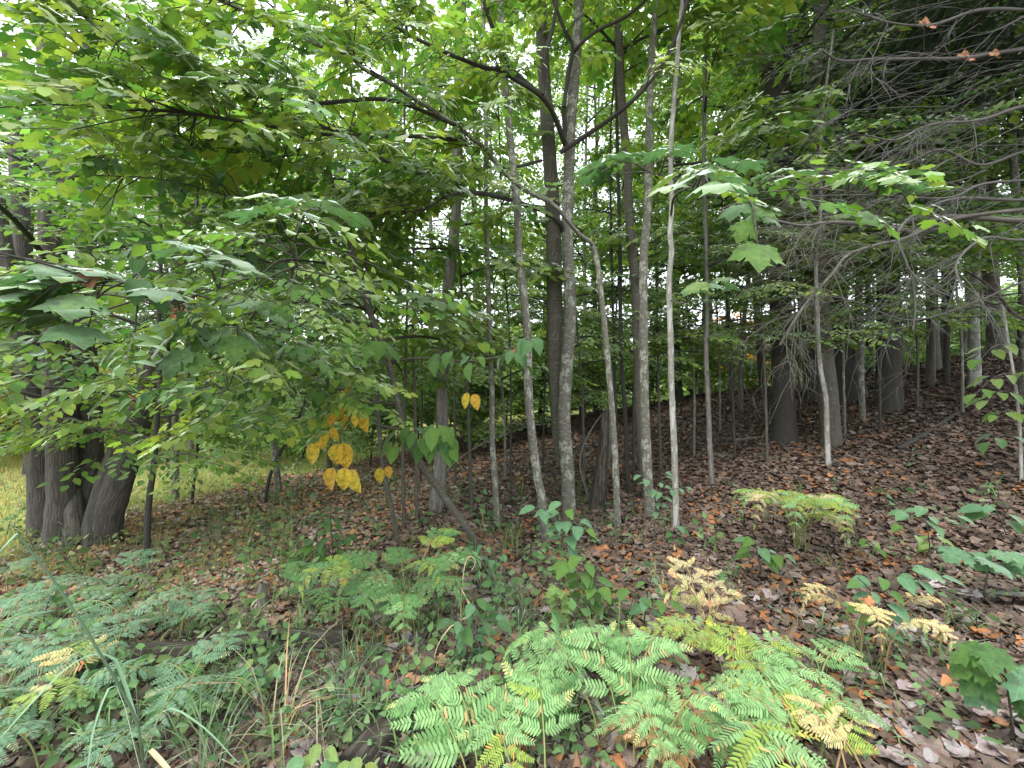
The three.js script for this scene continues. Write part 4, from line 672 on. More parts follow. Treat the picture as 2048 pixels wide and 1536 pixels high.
// ---------------------------------------------------------------- the wood behind
{
  const r = rng(808);
  const spots = [ // px, depth, trunk width in metres, height, crown start, spread, palette, kind
    [1165, 10.5, 0.12, 11, 2.6, 2.4, 'bright', 'far'], [1192, 12, 0.16, 13, 2.6, 2.8, 'bright', 'far'], [1080, 11.5, 0.14, 12, 2.2, 2.6, 'bright', 'far'], [940, 12, 0.14, 12, 1.6, 2.8, 'bright', 'far'], [860, 11, 0.16, 12, 1.4, 2.8, 'bright', 'far'], [780, 12.5, 0.2, 13, 1.4, 3, 'bright', 'far'], [610, 12.5, 0.15, 12, 1.8, 3, 'gold', 'far'],
    [1300, 12.5, 0.14, 11, 2.8, 2.4, 'mid', 'far'], [1400, 13, 0.16, 13, 2.4, 2.8, 'bright', 'far'], [1580, 12.5, 0.18, 13, 2.2, 2.8, 'mid', 'far'], [1740, 12, 0.16, 13, 2.0, 2.8, 'mid', 'far'], [1930, 12, 0.2, 13, 2.2, 3.2, 'deep', 'far'], [2060, 11, 0.2, 12, 2.2, 3.2, 'deep', 'far'], [2160, 8, 0.2, 12, 2.4, 3, 'deep', 'beech'],
    [500, 16, 0.22, 14, 2.4, 3.2, 'bright', 'far'], [400, 17, 0.18, 13, 2.2, 3.2, 'gold', 'far'], [280, 18, 0.24, 14, 2.0, 3.4, 'bright', 'far'], [150, 18, 0.22, 14, 1.8, 3.4, 'gold', 'far'], [10, 16, 0.2, 13, 2.0, 3.4, 'gold', 'far'],
    [1420, 15, 0.22, 14, 3.4, 3, 'mid', 'far'], [1640, 14, 0.2, 14, 2.4, 3, 'mid', 'far'], [1820, 14, 0.2, 14, 2.4, 3.2, 'mid', 'far'], [1960, 13, 0.2, 14, 2.4, 3.2, 'mid', 'far'], [90, 14, 0.2, 13, 3, 3.2, 'bright', 'far'], [-60, 10, 0.16, 11, 3, 3, 'mid', 'far'],
    [380, 11.5, 0.14, 11, 3.4, 3, 'bright', 'far'], [50, 11, 0.14, 11, 3.2, 3, 'bright', 'far'], [560, 12.5, 0.14, 12, 3.2, 3, 'bright', 'far'], [1690, 10.5, 0.14, 11, 2.6, 2.8, 'mid', 'far'], [1880, 10, 0.14, 11, 2.6, 3, 'deep', 'far'], [2000, 9, 0.14, 10, 2.4, 3, 'deep', 'far'], [1860, 7.5, 0.12, 9, 2.8, 2.6, 'deep', 'beech'], [2050, 6.2, 0.12, 9, 3.2, 2.6, 'deep', 'beech'], [1700, 7.6, 0.1, 9, 3, 2.4, 'deep', 'beech'], 
    [330, 13, 0.14, 13, 4.6, 3, 'bright', 'far'], [230, 15, 0.16, 13, 4.4, 3.2, 'bright', 'far'], [640, 13, 0.14, 13, 4.2, 3, 'bright', 'far'], [960, 14.5, 0.16, 14, 4.6, 3, 'bright', 'far'], [1200, 14.5, 0.16, 14, 4.8, 3, 'bright', 'far'],
    [660, 8, 0.1, 10, 1.9, 2.4, 'mid', 'beech'], [560, 7.4, 0.1, 10, 2.1, 2.4, 'mid', 'beech'], [1480, 8.5, 0.1, 10, 3.2, 2.0, 'mid', 'maple'], [1800, 9.5, 0.12, 11, 2.6, 2.4, 'deep', 'beech'], [1950, 7, 0.14, 11, 2.9, 2.4, 'deep', 'beech'], [350, 7, 0.1, 10, 2.6, 2.4, 'mid', 'beech']];
  const marks = [[-400, 'the picture edge'], [100, 'the massive old maple'], [310, 'the lone dark sapling'], [560, 'the bent sapling'], [740, 'the leaning stem'], [890, 'the weathered trunk'], [1050, 'the slender maple'], [1125, 'the twin maple'], [1205, 'the bowed maple'], [1290, 'the mottled stem'], [1345, 'the pale crooked sapling'], [1414, 'the slim straight stem'], [1563, 'the forked tree'], [1650, 'the trunk clump'], [1800, 'the slim ridge trunk'], [1980, 'the rightmost ridge trunk'], [2600, 'the picture edge']], asked = [];
  const gapOf = (px) => marks.findIndex((m) => m[0] > px), rank = ['first', 'second', 'third', 'fourth', 'fifth', 'sixth', 'seventh'];
  const placed = (what, pal, px, d) => { const k = gapOf(px), all = (what === 'tree' ? spots.map((s) => [s[6], s[0], s[1]]) : low.map((s) => [s[0] < 420 ? 'lowgold' : 'low', s[0], s[1]])).filter((s) => s[0] === pal && gapOf(s[1]) === k).sort((a, b) => a[2] - b[2] || a[1] - b[1]), i = all.findIndex((s) => s[1] === px && s[2] === d); return say[pal] + ' between ' + marks[k - 1][1].replace('the picture edge', 'the edge') + ' and ' + marks[k][1].replace('the picture edge', 'the edge') + (all.length > 1 ? ', ' + rank[i] + ' back' : ''); };
  const say = { bright: 'bright green tree', mid: 'thin shaded tree', gold: 'yellowing tree', deep: 'dark leaved tree', low: 'low sapling', lowgold: 'low yellowish bush' };
  const grp = { bright: 'bright green background trees', mid: 'thin trees in the middle depth of the wood', gold: 'yellowing trees beyond the meadow', deep: 'dark green trees behind the dead branches' };
  spots.forEach(([px, d, w, h, c0, R, pal, kind], i) => {
    const p = P(px, 768, d); p.y = ground(p.x, p.z);
    const t = thing('background_tree', placed('tree', pal, px, d), 'tree', grp[pal], p), path = [p.clone().add(V(0, -0.2, 0))], rad = [w / 2 * 1.2]; let q = p.clone();
    const lx = (r() - 0.5) * 0.14, lz = (r() - 0.5) * 0.1; for (let k = 1; k <= 7; k++) { q = q.clone().add(V(lx + (r() - 0.5) * 0.16, h / 7, lz + (r() - 0.5) * 0.12)); path.push(q); rad.push(lerp(w / 2, 0.02, k / 7)); }
    part('trunk', shifted(tube(path, rad, { seg: 8, step: 0.3, seed: i, flare: 0.3 }), t), [M.maple, M.brown, M.dark, M.pale][i % 4 === 3 && i % 8 !== 3 ? 1 : i % 4], t);
    foliage(t, path, { limbs: kind === 'far' ? 24 : 14, h0: c0, h1: h, R, per: kind === 'far' ? 9 : 9, kind, pal, seed: 900 + i, scale: kind === 'far' ? 0.95 : 0.9, rise: 0.1 });
  });
  // low leafy saplings that close the view at eye height
  const low = [[1120, 9.6, 2.6], [1010, 10, 2.4], [930, 9.4, 2.6], [840, 9, 2.6], [1220, 10.2, 2.4], [740, 9.6, 2.8], [1060, 11.4, 2.6], [660, 10.8, 2.6], [560, 11.5, 2.6], [450, 15, 2.8], [350, 16, 3.2], [250, 15, 3], [130, 16, 3.4], [20, 15, 3], [-80, 13, 3], [1310, 11, 2.2], [1390, 11.6, 1.9], [900, 11.6, 3], [1160, 12, 3], [520, 14, 2.4], [600, 13, 2.2], [1450, 13, 2.2], [1560, 13, 2.4], [1650, 12.5, 2.4], [1760, 13, 2.4], [1880, 13, 2.6], [1990, 12.5, 2.6]];
  low.forEach(([px, d, h], i) => {
    const p = P(px, 768, d); p.y = ground(p.x, p.z);
    const gold = px < 420, t = thing('understory_sapling', placed('sapling', gold ? 'lowgold' : 'low', px, d), 'sapling', gold ? 'bushes along the meadow edge' : 'low saplings deep in the wood', p), path = [p.clone(), p.clone().add(V((r() - 0.5) * 0.2, h * 0.5, 0)), p.clone().add(V((r() - 0.5) * 0.4, h, 0))];
    part('stem', shifted(tube(path, [0.025, 0.018, 0.006], { seg: 6, step: 0.2, seed: i }), t), M.dark, t);
    foliage(t, path, { limbs: 18, h0: h * 0.22, h1: h, R: 1.4, per: 15, kind: 'far', pal: gold ? 'gold' : i % 3 ? 'bright' : 'mid', seed: 1000 + i, scale: 0.85 });
  });
  // thin maple saplings whose level sprays veil the trunks behind the front row
  const veil = [[1010, 6.4, 3.6], [1085, 6.8, 4.2], [1168, 6.0, 4], [1218, 6.6, 4.4], [1268, 5.9, 3.8], [1322, 6.3, 4.2], [1388, 6.6, 4], [1470, 6.2, 3.8], [1535, 5.8, 3.6], [1690, 6.2, 3.6], [1760, 6.0, 3.4], [1835, 6.6, 3.6], [1925, 6.0, 3.2], [840, 6.6, 3.8], [910, 6.2, 4], [1440, 7.4, 4.2], [1600, 7.2, 3.8]];
  const veilLeft = ['the weathered trunk and the slender maple', 'the slender maple and the twin maple', 'the twin maple and the broken snag', 'the bowed maple and the thin dark sapling', 'the dark trunk and the thin dark sapling', 'the mottled stem and the pale crooked sapling', 'the pale crooked sapling and the slim straight stem', 'the slim straight stem and the dark ridge trunks', 'the dark ridge trunks and the forked tree', 'the trunk clump and the slim dark trunk', 'the slim dark trunk and the slim bare ridge trunk', 'the fallen dark pole and the slim bare ridge trunk', 'the V-forked tree and the rightmost ridge trunk', 'the two thin upright saplings and the weathered trunk', 'the weathered trunk and the thin sapling right of it', 'the slim straight stem and the orange maple', 'the forked tree and the trunk clump'];
  veil.forEach(([px, d, h], i) => {
    const p = P(px, 768, d); p.y = ground(p.x, p.z);
    const t = thing('thin_sapling', 'very thin leafy sapling standing between ' + veilLeft[i], 'sapling', 'very thin saplings behind the front row of trunks', p), q = V((r() - 0.5) * 0.3, 0, (r() - 0.5) * 0.2), path = [p.clone().add(V(0, -0.1, 0)), p.clone().add(V(q.x * 0.2 + (r() - 0.5) * 0.06, h * 0.3, 0)), p.clone().add(q).add(V(0, h * 0.65, 0)), p.clone().addScaledVector(q, 1.6).add(V(0, h, 0))];
    part('trunk', shifted(tube(path, [0.02, 0.017, 0.012, 0.004], { seg: 7, step: 0.15, seed: i, rough: 0.1, flare: 0.4 }), t), [M.maple, M.dark, M.brown][i % 3], t);
    foliage(t, path, { limbs: 12, h0: h * 0.42, h1: h, R: 1.25, per: 12, kind: i % 2 ? 'maple' : 'beech', seed: 1300 + i, scale: 0.62, rise: 0.05 });
  });
  // the orange maple beyond the ridge
  const p = P(1478, 768, 15); p.y = ground(p.x, p.z);
  const t = thing('orange_maple_tree', 'small maple with glowing orange autumn leaves seen between trunks at the ridge', 'tree', null, p), path = [p.clone(), p.clone().add(V(0.1, 1.6, 0)), p.clone().add(V(0, 4.4, 0))];
  part('trunk', shifted(tube(path, [0.06, 0.05, 0.02], { seg: 8, step: 0.2 }), t), M.brown, t);
  foliage(t, path, { limbs: 20, h0: 1.0, h1: 3.4, R: 0.95, per: 12, kind: 'far', pal: 'orange', seed: 1100, scale: 1 });
  // the far edge of the wood across the field
  const mats = SPRAYS.far.map(() => []), cols = SPRAYS.far.map(() => []);
  for (let i = 0; i < 9000; i++) {
    const a = -1.25 + 2.5 * r(), d = 30 + 12 * r(), x = Math.sin(a) * d, z = -Math.cos(a) * d * 0.95, top = 2.5 + 5.5 * fbm(a * 7 + 30, 3, 71, 4), y = ground(x, z) + top * Math.pow(r(), 0.8), v = i % 4, az = r() * 6.28, c = PAL.beech(r);
    mats[v].push(basis(V(x, y, z), V(Math.cos(az), -0.2, Math.sin(az)), V((r() - 0.5), 1, (r() - 0.5)), 3 + 2.5 * r())); cols[v].push(c);
  }
  SPRAYS.far.forEach((g, v) => { const m = copies('far_woods', g, crownMat, mats[v], cols[v], scene); m.userData.label = 'hazy far edge of the woods across the open field'; });
}

// ---------------------------------------------------------------- ferns
function pinnaGeo(seed, n, tint, full = 0.2) {                      // one feather of a frond, one unit long, lying along +z
  const r = rng(seed), b = new MB(), ps = [];
  const at = (t) => V(0.05 * Math.sin(t * 3 + seed) * t, -0.16 * t * t, t);
  b.add(tube([at(0), at(0.5), at(1)], [0.008, 0.006, 0.002], { seg: 3, cap: false, rough: 0 }), I4, [0.8, 0.8, 0.5]);
  for (let i = 0; i < n * 2; i++) {
    if (r() < 0.05) continue;
    const t = 0.05 + 0.93 * ((i >> 1) + (i % 2) * 0.25) / n, sd = i % 2 ? 1 : -1, L = full * (0.25 + 0.75 * Math.pow(1 - t, 0.75)) * (t < 0.12 ? 0.7 : 1) * (0.9 + 0.2 * r()), w = Math.min(0.36 / n, L * 0.2), a = 1.2 - 0.35 * t, dr = 0.1 + 0.6 * r() * r();
    const pos = [], uv = [], idx = [];
    [[0, 0.75], [0.35, 1], [0.75, 0.85], [1, 0.25]].forEach(([s, q], k) => { const y = -dr * L * s * s; pos.push(-w * q, y + w * 0.3, s * L, 0, y, s * L, w * q, y + w * 0.3, s * L); uv.push(0, s, 0.5, s, 1, s); if (k) { const m = (k - 1) * 3, e = k * 3; idx.push(m, e, m + 1, m + 1, e, e + 1, m + 1, e + 1, m + 2, m + 2, e + 1, e + 2); } });
    const k = 0.75 + 0.5 * r(), c = tint(t, r);
    b.add(raw(pos, uv, idx), basis(at(t), V(Math.sin(a) * sd, 0.02, Math.cos(a)), V((r() - 0.5) * 0.5, 1, (r() - 0.5) * 0.3), 1), c.map((x) => x * k));
  }
  return b.geo();
}
const plain = () => [1, 1, 1], tipped = (t, r) => (t > 0.55 + 0.3 * r() ? [2.2, 1.35, 1.3] : [1, 1, 1]), spotted = (t, r) => (r() < 0.12 ? [1.9, 0.8, 0.9] : [1, 1, 1]);
const PINNAE = [pinnaGeo(1, 13, plain, 0.23), pinnaGeo(2, 12, plain, 0.25), pinnaGeo(3, 12, tipped, 0.23), pinnaGeo(4, 14, spotted, 0.22), pinnaGeo(5, 11, plain, 0.26), pinnaGeo(6, 13, spotted, 0.24), pinnaGeo(7, 14, plain, 0.21), pinnaGeo(8, 12, tipped, 0.25)];
const fernStem = new THREE.MeshStandardMaterial({ color: new THREE.Color().setRGB(0.2, 0.22, 0.07), roughness: 0.7 });
const fernStemDry = new THREE.MeshStandardMaterial({ color: new THREE.Color().setRGB(0.3, 0.2, 0.09), roughness: 0.8 });
function frond(t, foot, az, h, L, mat, { seed = 1, pairs = 7, lift = 0.14, drop = 0.12, wide = 0.46, tiltTo = 0.25, stiff = fernStem } = {}) {
  const r = rng(seed), d = V(Math.cos(az), 0, Math.sin(az)), sd = V(-d.z, 0, d.x), bend = (r() - 0.5) * 0.3 * L;
  const q = (u, y, s = 0) => foot.clone().addScaledVector(d, u).addScaledVector(sd, s).add(V(0, y, 0));
  const pts = [q(0, -0.03), q(0.1 * h, h * 0.55), q(0.35 * h, h), q(0.35 * h + L * 0.35, h + L * lift, bend * 0.3), q(0.35 * h + L * 0.7, h + L * lift * 0.6, bend * 0.7), q(0.35 * h + L * (1 - 0.35 * Math.abs(drop)), h - L * drop, bend)], cv = new THREE.CatmullRomCurve3(pts);
  const g = part('frond', shifted(tube(pts, [0.0045, 0.004, 0.0035, 0.003, 0.002, 0.001], { seg: 5, cap: false, rough: 0.05 }), t), stiff, t);
  for (let i = 0; i < pairs * 2 + 1; i++) {
    const end = i === pairs * 2, u = end ? 0.985 : (i >> 1) / pairs, c = cv.getPoint(0.42 + 0.57 * u), T = cv.getTangent(0.42 + 0.57 * u), s = i % 2 ? 1 : -1, N = sd.clone().addScaledVector(T, -sd.dot(T)).normalize(), a = end ? 0 : (1.2 - 0.4 * u) * s;
    const f = T.clone().multiplyScalar(Math.cos(a)).addScaledVector(N, Math.sin(a)).add(V((r() - 0.5) * 0.14, (r() - 0.6) * 0.3, (r() - 0.5) * 0.14)), len = L * wide * (end ? 0.26 : Math.pow(1 - u, 0.8) * 0.9 + 0.13) * (0.86 + 0.26 * r());
    const up = V().crossVectors(T, N).multiplyScalar(-1); if (up.y < 0) up.negate();
    const m = new THREE.Mesh(PINNAE[Math.floor(r() * 8)], Array.isArray(mat) ? mat[Math.floor(r() * mat.length)] : mat); m.name = numbered('pinna'); m.castShadow = m.receiveShadow = true; g.add(m);
    m.applyMatrix4(basis(c.sub(t.position), f, up.add(V((r() - 0.5) * 0.4, 0, tiltTo + (r() - 0.5) * 0.3)), len));
  }
}
function fern(label, px, py, azs, h, L, mat, o = {}) {
  const p = onGround(px, py), t = thing('fern', label, 'fern', o.group, p), r = rng((o.seed ?? 1) * 77 + px);
  azs.forEach((a, i) => { const f = p.clone().add(V((r() - 0.5) * (o.spread ?? 0.25), 0, (r() - 0.5) * (o.spread ?? 0.25))); f.y = ground(f.x, f.z); frond(t, f, a * Math.PI / 180, h * (0.8 + 0.4 * r()), L * (0.8 + 0.4 * r()), Array.isArray(mat) && Array.isArray(mat[0]) ? mat[i % mat.length] : mat, { ...o, seed: px * 3 + i }); });
  return t;
}
{
  const m = fernMats, gr = [m.green, m.green, m.lush];
  fern('large bright green fern at the bottom middle, widest of all the ferns', 1030, 1575, [228, 250, 270, 295, 325, 80], 0.2, 0.44, [[m.green, m.green, m.lush], [m.green], [m.green, m.green, m.lime]], { pairs: 8, spread: 0.34, lift: 0.2, tiltTo: 0.6 });
  fern('bright green fern with upright tips just right of the widest fern', 1260, 1545, [215, 255, 280, 310, 345, 60], 0.22, 0.4, [[m.green, m.lush], [m.green]], { pairs: 8, spread: 0.3, lift: 0.42, tiltTo: 0.7 });
  fern('dense green fern at the bottom between the widest fern and the yellowing edge fern', 1500, 1560, [190, 235, 275, 310, 350, 90], 0.22, 0.42, [[m.green, m.lush], [m.green], [m.green, m.lime]], { pairs: 8, spread: 0.3 });
  fern('lush drooping fern left of the leaning stem foot, in front of the brown leaf floor', 800, 1285, [190, 165, 140, 110, 80, 50, 25, 345, 300, 240], 0.44, 0.36, [[m.lush], [m.lush, m.green], [m.lush, m.lime]], { pairs: 8, spread: 0.22, tiltTo: 0.8, lift: 0.12, drop: 0.5 });
  fern('small yellow fern standing upright beside the pale short stick', 1425, 1310, [255, 285, 200, 340], 0.22, 0.27, [[m.straw, m.cream], [m.cream], [m.lime, m.straw]], { pairs: 7, wide: 0.42, lift: 0.6, drop: -0.75, tiltTo: 0.9, spread: 0.08, stiff: fernStemDry });
  fern('lone yellow green fern with cream tips in front of the slope, farthest right fern', 1600, 1105, [185, 160, 130, 100, 70, 40, 15, 350, 300, 230], 0.4, 0.38, [[m.lime, m.green], [m.lime, m.cream], [m.green, m.lime]], { pairs: 8, tiltTo: 0.8, lift: 0.1, drop: 0.42, spread: 0.12 });
  fern('pale yellow fern mixed with the round leaved seedling at the right', 1742, 1330, [200, 170, 120, 80, 20], 0.32, 0.2, [[m.straw], [m.cream, m.straw]], { pairs: 7, wide: 0.44, tiltTo: 0.9, drop: 0.4, stiff: fernStemDry });
  fern('yellow dying fern along the right edge of the bottom fern group', 1690, 1590, [230, 275, 330], 0.18, 0.3, [[m.straw], [m.straw, m.cream], [m.lime, m.straw]], { pairs: 7, wide: 0.34, stiff: fernStemDry });
  fern('withered tan fern hanging low between the bright ferns at the bottom', 1370, 1600, [250, 290, 210], 0.14, 0.36, [[m.rust, m.cream], [m.rust]], { pairs: 7, wide: 0.34, stiff: fernStemDry });
  fern('lime tinted fern behind the bright upright-tipped fern', 1440, 1420, [190, 240, 300, 350], 0.24, 0.36, [[m.lime], [m.lime, m.green]], { pairs: 7 });
  fern('thin green fern right of the bottom fern group, over bare grey leaves', 1620, 1480, [330, 10, 280], 0.22, 0.34, [[m.green, m.lush]], { pairs: 7 });
  const bed = [[60, 1270], [160, 1236], [255, 1300], [120, 1345], [50, 1430], [190, 1440], [300, 1500], [380, 1440], [240, 1200], [620, 1230], [15, 1190], [90, 1530], [720, 1240], [-30, 1330], [360, 1290]];
  const r = rng(515);
  bed.forEach(([x, y], i) => { const a0 = r() * 360, n = 3 + Math.floor(r() * 2.5), yel = i === 5; fern(yel ? 'small fern with yellowed tips beside the fallen log at the left' : 'low blue green fern in the dense fern bed at the lower left', x, y, Array.from({ length: n }, (_, k) => a0 + k * 360 / n + r() * 50), 0.13 + 0.09 * r(), 0.26 + 0.11 * r(), yel ? [[m.straw, m.lime], [m.blue]] : x > 500 ? [[m.blue, m.lush], [m.lush]] : [[m.blue], [m.blue, m.lush]], { pairs: 7, group: yel ? undefined : 'ferns of the dense bed at the lower left', spread: 0.15 }); });
}

// ---------------------------------------------------------------- seedlings
function seedling(label, px, py, top, n, size, shape, mats, o = {}) {
  const p = onGround(px, py), d = -p.z, q = P(top[0], top[1], d - (o.near ?? 0.1)), t = thing(o.name ?? 'seedling', label, o.cat ?? 'seedling', o.group, p);
  leafTwig(t, p, q, { seed: px + py, n, size, shape, mats, hang: 0.1, tilt: 0.7, petiole: size * 0.45, r0: o.r0 ?? 0.004, from: o.from ?? 0.35, sag: 0.0, bark: o.bark ?? M.brown, lean: [0, 0.35], ...o });
  for (const [a, b, k] of o.side ?? []) leafTwig(t, P(a[0], a[1], d - 0.05), P(b[0], b[1], d - 0.15), { seed: px + k, n: k, size, shape, mats, hang: 0.1, tilt: 0.7, petiole: size * 0.4, r0: 0.0025, from: 0.3, sag: 0.01, lean: [0, 0.35] });
}
{
  const O = ovalMats, teal = [[0.13, 0.3, 0.13], [0.16, 0.34, 0.14]].map((c) => leafMat(c.map((x) => x * 1.3), leafTex.oval)), tealM = teal.map((m) => { const c = m.clone(); c.map = leafTex.maple; return c; }), limes = [[0.3, 0.42, 0.08], [0.26, 0.4, 0.1]].map((c) => leafMat(c.map((x) => x * 1.2), leafTex.oval));
  seedling('tall seedling with pointed light green leaves in front of the twin-stemmed maple', 1150, 1185, [1128, 1000], 10, 0.11, 'oval', [teal[1], O[1], teal[0]], { side: [[[1140, 1060], [1075, 1010], 4], [[1135, 1040], [1165, 1060], 3]] });
  seedling('blue green leaved seedling around the foot of the mottled pale stem', 1305, 1090, [1325, 940], 10, 0.085, 'oval', teal, { side: [[[1312, 1000], [1285, 950], 4], [[1318, 990], [1365, 975], 5]] });
  seedling('dark leaved seedling at the foot of the pale crooked sapling', 1335, 1100, [1350, 1050], 6, 0.085, 'oval', [O[2], teal[0]], {});
  seedling('seedling with rounded mint green leaves above the fallen stick at the right', 1866, 1150, [1850, 1010], 5, 0.1, 'oval', [teal[1]], { from: 0.7, side: [[[1858, 1060], [1905, 1025], 2], [[1858, 1050], [1815, 1025], 3]] });
  seedling('low lime green seedling below the rounded mint green one', 1852, 1115, [1870, 1070], 7, 0.085, 'oval', [O[1], limes[1]], { side: [[[1850, 1090], [1805, 1050], 3]] });
  seedling('teal maple seedling with lobed leaves near the right edge', 1965, 1200, [1985, 1098], 6, 0.12, 'maple', tealM, { from: 0.7, side: [[[1970, 1130], [1925, 1100], 2]] });
  seedling('bright green seedling alone on the brown leaves right of the centre', 1525, 1155, [1508, 1075], 7, 0.1, 'oval', [O[1], teal[1]], { side: [[[1518, 1110], [1560, 1110], 3]] });
  seedling('tiny lime green seedling between the lone fern and the mint green seedling', 1765, 1110, [1735, 1078], 6, 0.07, 'oval', [limes[1], O[1]], {});
  seedling('round leaved green seedling standing within the pale yellow fern', 1748, 1335, [1760, 1150], 9, 0.085, 'oval', [teal[0], teal[1], O[0]], { from: 0.45, side: [[[1760, 1180], [1820, 1130], 4], [[1765, 1180], [1875, 1150], 3], [[1755, 1200], [1715, 1155], 2]] });
  seedling('dark maple seedling with large drooping leaves at the right edge', 2030, 1480, [2000, 1270], 9, 0.13, 'maple', [mapleMats[2], mapleMats[0], tealM[0]], { hang: 0.5, from: 0.5 });
  seedling('dark broad leaved seedling at the right edge, in the shade of the slope', 2015, 1075, [1990, 1015], 5, 0.13, 'oval', [O[2], teal[0]], { from: 0.6 });
  seedling('leafy seedling in front of the tall light green one', 1185, 1250, [1165, 1110], 10, 0.1, 'oval', [O[0], O[1]], { side: [[[1170, 1150], [1140, 1130], 3], [[1172, 1160], [1195, 1175], 3]] });
  seedling('small pale lime plant with scalloped leaves beside the leafy seedlings', 1130, 1260, [1115, 1170], 10, 0.055, 'maple', [leafMat([0.3, 0.5, 0.12], leafTex.maple)], { from: 0.2 });
  seedling('green seedling with paired leaves in the litter right of the leafy seedlings', 1285, 1270, [1300, 1150], 7, 0.08, 'oval', [O[0], teal[0]], { side: [[[1292, 1200], [1330, 1200], 3], [[1292, 1210], [1262, 1180], 3]] });
  seedling('bramble with dark rounded leaves right of the lush drooping fern', 930, 1330, [950, 1190], 11, 0.085, 'oval', [O[2], O[5], teal[0]], { from: 0.15, side: [[[940, 1270], [905, 1230], 4], [[945, 1250], [990, 1240], 4]] });
  seedling('small glossy seedling at the foot of the leaning dark stem', 975, 1190, [965, 1085], 10, 0.06, 'oval', [teal[1], teal[0]], { side: [[[970, 1140], [995, 1110], 3]] });
  seedling('pale green seedling growing from the grey leaves at the bottom left of centre', 655, 1590, [640, 1470], 8, 0.075, 'oval', [limes[1], teal[1]], { from: 0.2, side: [[[648, 1540], [610, 1500], 3]] });
  seedling('lime seedling by the left end of the bark slab', 720, 1600, [715, 1500], 7, 0.07, 'oval', [limes[0], limes[1]], { from: 0.2 });
  seedling('light green sprout growing against the fallen log at the left', 520, 1400, [505, 1310], 10, 0.05, 'oval', [limes[1], teal[1]], { from: 0.2, side: [[[512, 1370], [545, 1340], 4]] });
  seedling('yellow green sprout on the brown leaves beyond the ferns at the left', 562, 1075, [562, 1045], 6, 0.09, 'oval', limes, { from: 0.2 });
  seedling('dark green bushy seedling on the leaf floor left of the lush fern', 668, 1150, [660, 1010], 16, 0.075, 'oval', [O[2], O[5], O[0]], { from: 0.1, side: [[[664, 1110], [630, 1080], 5], [[664, 1100], [700, 1070], 5], [[662, 1060], [640, 1030], 4]] });
  seedling('broad leaved green seedling beside the dark bushy one', 628, 1145, [622, 1085], 6, 0.11, 'oval', [O[1], O[0]], { from: 0.4 });
  // the sapling at the right edge
  const S = stem('edge_sapling', 'thin sapling with yellow green leaves at the right picture edge below the crest', 'sapling', [[2043, 965], [2038, 842], [2031, 773], [2014, 671], [2004, 600]], 7, 4, M.pale, { top: 0, seed: 71, seg: 7 });
  for (const [a, b, n, k] of [[[2016, 690], [1960, 720], 5, 1], [[2025, 745], [1950, 790], 6, 2], [[2031, 790], [1975, 800], 5, 3], [[2036, 840], [1990, 830], 4, 4], [[2038, 880], [1975, 885], 4, 5], [[2030, 770], [2075, 740], 5, 6]]) leafTwig(S.t, P(...a, S.d), P(...b, S.d - 0.2), { seed: 700 + k, n, size: 0.13, shape: 'oval', hang: 0.3, tilt: 0.6, mats: k === 5 ? [O[2], teal[0]] : [O[4], O[1], limes[1]] });
}

